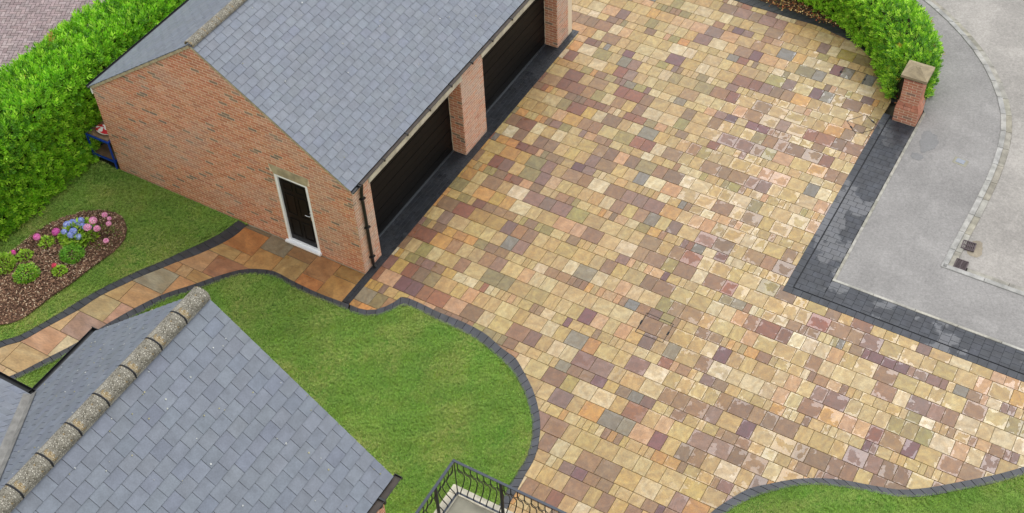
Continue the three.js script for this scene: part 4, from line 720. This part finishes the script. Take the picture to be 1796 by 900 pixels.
hedge('laurel_hedge', 'tall bright green laurel hedge behind the garage and flower bed', [[-9.0, 6.6, 0.85, 2.3], [-8.95, 4.5, 0.85, 2.3], [-8.85, 3.0, 0.85, 2.35], [-8.74, 1.5, 0.85, 2.4], [-8.74, 0, 0.8, 2.45], [-8.62, -1.5, 0.78, 2.45], [-8.3, -4, 0.8, 2.45], [-8.25, -7, 0.8, 2.45], [-8.25, -9, 0.8, 2.45]], 2200, [0x9cd62e, 0xaae036, 0x90cc2a, 0xbce84a, 0x82c028]);
hedge('clipped_hedge', 'low rounded bright green hedge curving round to the brick pier', [[-2, -14.5, 0.6, 1.25], [2, -14.35, 0.6, 1.25], [4.5, -14.15, 0.62, 1.3], [6.0, -13.75, 0.62, 1.3], [7.1, -13.1, 0.62, 1.3], [7.95, -12.25, 0.6, 1.3], [8.4, -11.45, 0.52, 1.3], [8.6, -10.98, 0.42, 1.2]], 1500, [0xa8dc32, 0xb8e640, 0x9ad02e, 0xc8ee54, 0x8cc42a], { leaf: 0.72, round: 0.42 });
// soil strip and fallen leaves under the clipped hedge
{
  const g = thing('soil_border', 'strip of dark soil littered with brown leaves below the hedge', 'soil', undefined, null, 'structure');
  const mid = line(topKerbOut, 80), near = mid, wide = offs(mid, 1.0), far = wide.map((p, i) => { const t = 0.25 + 0.75 * sstep(2, 26, i); return [near[i][0] + (p[0] - near[i][0]) * t, near[i][1] + (p[1] - near[i][1]) * t]; });
  const G = new Geo(), k = col(0xffffff);
  for (let i = 0; i < mid.length - 1; i++) { const a = V(near[i][0], 0.006, near[i][1]), b = V(near[i + 1][0], 0.006, near[i + 1][1]), c = V(far[i + 1][0], 0.02, far[i + 1][1]), d = V(far[i][0], 0.02, far[i][1]); const u = (v) => [v.x, v.z]; G.tri(a, c, b, u(a), u(c), u(b), k); G.tri(a, d, c, u(a), u(d), u(c), k); }
  mesh('soil', G.geometry(), M.soil, g);
  const n = 4800, lg = new Geo(); leafInto(lg, new THREE.Matrix4().makeRotationX(Math.PI / 2), 0.06, 0.032, k, 0.2, 0.1);
  const im = new THREE.InstancedMesh(lg.geometry(), mat({ color: 0xffffff, roughness: 0.7, side: THREE.DoubleSide }), n), ob = new THREE.Object3D(), cc = new THREE.Color();
  for (let i = 0; i < n; i++) { const j = Math.floor(rnd() * (mid.length - 1)), t = Math.pow(rnd(), 1.1) * 0.75 - (rnd() < 0.04 ? 0.12 : 0); ob.position.set(near[j][0] + (far[j][0] - near[j][0]) * t + rr(-0.06, 0.06), 0.022 + rr(0, 0.012), near[j][1] + (far[j][1] - near[j][1]) * t + rr(-0.06, 0.06)); ob.rotation.set(rr(-0.5, 0.5), rr(0, 6.28), rr(-0.5, 0.5)); ob.scale.setScalar(rr(0.6, 1.3)); ob.updateMatrix(); im.setMatrixAt(i, ob.matrix); im.setColorAt(i, cc.set(pick([0x9a6236, 0x8a5230, 0xb5814a, 0x744a30, 0xcfa566, 0xa8552f, 0x7f7a30, 0xe2c78e])).multiplyScalar(rr(0.8, 1.2))); }
  im.name = 'fallen_leaves'; im.userData.kind = 'stuff'; g.add(im);
}
/** leafy mound: leaves spread over and through a dome */
function shrub(name, label, cat, x, z, r, h, n, tones, l, w, extra) {
  const g = thing(name, label, cat, [x + h * 0.62, 0.08, z + h * 0.42], 'plants in the flower bed'), G = new Geo(), m = new THREE.Matrix4(), q = new THREE.Quaternion();
  for (let i = 0; i < n * 1.7; i++) {
    const az = rnd() * 6.283, u = Math.pow(rnd(), 0.75), ph = Math.acos(1 - u * 0.98), s = (0.55 + 0.45 * Math.sqrt(rnd())) * (0.88 + 0.3 * vn(Math.cos(az) * 2 + 9 + x, ph * 2 + Math.sin(az) * 2 + 9, B, 5));
    const d = V(Math.sin(ph) * Math.cos(az), Math.cos(ph), Math.sin(ph) * Math.sin(az)), p = V(d.x * r * s, 0.03 + d.y * h * s, d.z * r * s);
    q.setFromUnitVectors(UPV, V(d.x * 1.1 + rr(-0.9, 0.9), 0.35 * d.y + rr(0, 0.35), d.z * 1.1 + rr(-0.9, 0.9)).normalize()); m.makeRotationFromQuaternion(q).multiply(new THREE.Matrix4().makeRotationY(rr(0, 6.28))); m.setPosition(p);
    leafInto(G, m, l * rr(0.7, 1.2), w * rr(0.7, 1.2), jit(pick(tones), 0.04, 0.05).multiplyScalar(rr(0.85, 1.15)));
  }
  mesh('foliage', G.geometry(), M.leafVC, g);
  mesh('stem', merge([0, 1, 2, 3].map((i) => tube([V(0, -0.08, 0), V(Math.cos(i * 1.6) * r * 0.2, h * 0.3, Math.sin(i * 1.6) * r * 0.2), V(Math.cos(i * 1.6) * r * 0.55, h * 0.7, Math.sin(i * 1.6) * r * 0.55)], 0.008, 6, 5))), M.twig, g);
  extra?.(g); return g;
}
function bloom(g, x, y, z, r, tones, n = 70) { // rounded head of small petals
  const G = new Geo(), m = new THREE.Matrix4(), q = new THREE.Quaternion();
  for (let i = 0; i < n; i++) { const a = i * 2.39996, yy = 1 - (i + 0.5) / n * 1.5, s = Math.sqrt(Math.max(0, 1 - yy * yy)), d = V(Math.cos(a) * s, yy, Math.sin(a) * s); q.setFromUnitVectors(V(0, 0, 1), d); const P = V(x + d.x * r, y + d.y * r * 0.8, z + d.z * r), k = jit(pick(tones), 0.04, 0.05).multiplyScalar(rr(0.9, 1.15)), e = r * 0.3; const c = [0, 1, 2, 3].map((j) => V(Math.cos(j * 1.571 + i) * e, Math.sin(j * 1.571 + i) * e, (j % 2) * e * 0.5).applyQuaternion(q).add(P)); G.tri(c[0], c[1], c[2], [0, 0], [1, 0], [0, 1], k); G.tri(c[0], c[2], c[3], [0, 0], [1, 0], [0, 1], k); }
  mesh('flower_head', G.geometry(), M.petal, g);
}
const LIME = [0xa8d236, 0x98c430, 0xbada50, 0x8ab42e], MID = [0x7cba2c, 0x6eaa28, 0x8ec83a, 0x629c26];
shrub('hydrangea', 'hydrangea with clustered pale blue flower heads', 'plant', -6.55, 2.1, 0.36, 0.3, 440, LIME, 0.12, 0.075, (g) => { for (let i = 0; i < 14; i++) { const a = rr(0, 6.28), s = Math.sqrt(rnd()) * 0.31; bloom(g, Math.cos(a) * s, 0.35 - s * 0.25 + rr(-0.03, 0.04), Math.sin(a) * s, rr(0.055, 0.085), [0x8b9bdc, 0x9cabe6, 0x7d8fd2, 0xb4beee]); } });
shrub('rose_bush', 'sparse dark rose bush with pale pink blooms', 'plant', -6.0, 1.85, 0.36, 0.4, 150, [0x5a4a2a, 0x6c7a30, 0x5c3a2c, 0x74883a], 0.06, 0.035, (g) => { for (const [x, z] of [[-0.2, -0.35], [-0.05, -0.33], [-0.3, -0.08], [-0.12, 0.02], [-0.3, 0.12], [0.38, 0.25], [0.02, -0.22]]) bloom(g, x, 0.42 + rr(-0.06, 0.04), z, rr(0.045, 0.085), [0xe59ac0, 0xefb0cf, 0xd987b2], 50); });
shrub('box_shrub', 'round mid green shrub in the middle of the bark mulch', 'plant', -6.22, 2.66, 0.24, 0.22, 520, MID, 0.07, 0.026);
shrub('box_shrub', 'round lime green shrub alone on the bark towards the path', 'plant', -6.72, 3.58, 0.25, 0.23, 560, [...LIME, ...MID], 0.06, 0.03);
shrub('box_shrub', 'round lime green shrub on the hedge side of the bark bed', 'plant', -7.42, 3.6, 0.27, 0.25, 520, LIME, 0.07, 0.032);
shrub('dwarf_hydrangea', 'small lime plant with two bright pink flower heads', 'plant', -6.95, 2.68, 0.14, 0.14, 90, LIME, 0.075, 0.05, (g) => { bloom(g, -0.2, 0.2, 0.05, 0.075, [0xd765b0, 0xe27cc0]); bloom(g, 0.08, 0.2, -0.28, 0.085, [0xd765b0, 0xc95aa8]); });
shrub('dwarf_hydrangea', 'small yellow green plant with one pink flower on the hedge side', 'plant', -7.1, 3.22, 0.15, 0.13, 90, LIME, 0.08, 0.045, (g) => bloom(g, -0.24, 0.14, 0.1, 0.06, [0xd24f9a, 0xdd66aa]));
shrub('dwarf_hydrangea', 'small lime plant with one red flower near the grass edge', 'plant', -6.08, 3.2, 0.13, 0.13, 90, LIME, 0.07, 0.045, (g) => bloom(g, -0.13, 0.16, -0.02, 0.055, [0xc83a55, 0xd44a66]));
// ---------------------------------------------------------------- work bench behind the garage corner
{
  const g = thing('steel_workbench', 'blue steel workbench with shelf standing behind the garage corner', 'workbench', [-7.54, 0, -0.60]);
  const w = 0.34, d = 0.62, h = 0.86, s = 0.24, q = 0.018;
  for (const x of [-w, w]) for (const z of [-d, d]) mesh('leg', cbox(x - q, x + q, 0, h, z - q, z + q, 0.003), M.blue, g);
  for (const [y, e] of [[h - 0.06, 0.03], [s - 0.05, 0.03]]) { for (const z of [-d, d]) mesh('beam', cbox(-w + q, w - q, y, y + 0.055, z - 0.014, z + 0.014, 0.003), M.blue, g); for (const x of [-w, w]) mesh('beam', cbox(x - 0.014, x + 0.014, y, y + 0.055, -d + q, d - q, 0.003), M.blue, g); }
  mesh('worktop', cbox(-w + 0.016, w - 0.016, h - 0.004, h + 0.01, -d + 0.016, d - 0.016, 0.003), M.ply, g); mesh('shelf', cbox(-w + 0.016, w - 0.016, s + 0.006, s + 0.018, -d + 0.016, d - 0.016, 0.003), M.ply, g);
  const bag = mesh('printed_bag', (() => { const b = new THREE.SphereGeometry(1, 18, 10); b.scale(0.26, 0.05, 0.16); return b.translate(-7.52, h + 0.055, -0.25); })(), mat({ roughness: 0.5, map: tex(64, (u, v) => (vn(u * 10, v * 6, 6, 3) > 0.52 ? [0.72, 0.08, 0.13] : [0.86, 0.84, 0.82])) })); tag(bag, 'red and white plastic bag lying on the blue workbench', 'bag');
  const crate = mesh('wooden_box', cbox(-7.66, -7.34, s + 0.019, s + 0.2, -0.75, -0.3, 0.01), mat({ color: 0x4a3a2e, roughness: 0.8, map: grain })); tag(crate, 'dark brown box on the lower shelf of the blue workbench', 'box');
  const pot = mesh('plant_pot', new THREE.LatheGeometry([[0.001, 0], [0.1, 0], [0.13, 0.24], [0.145, 0.24], [0.145, 0.28], [0.125, 0.28], [0.115, 0.22], [0.001, 0.22]].map((p) => new THREE.Vector2(...p)), 20).translate(-7.38, h + 0.011, -0.72), M.dark); tag(pot, 'black plastic plant pot at the back of the blue workbench', 'pot');
}
renderer.render(scene, camera);
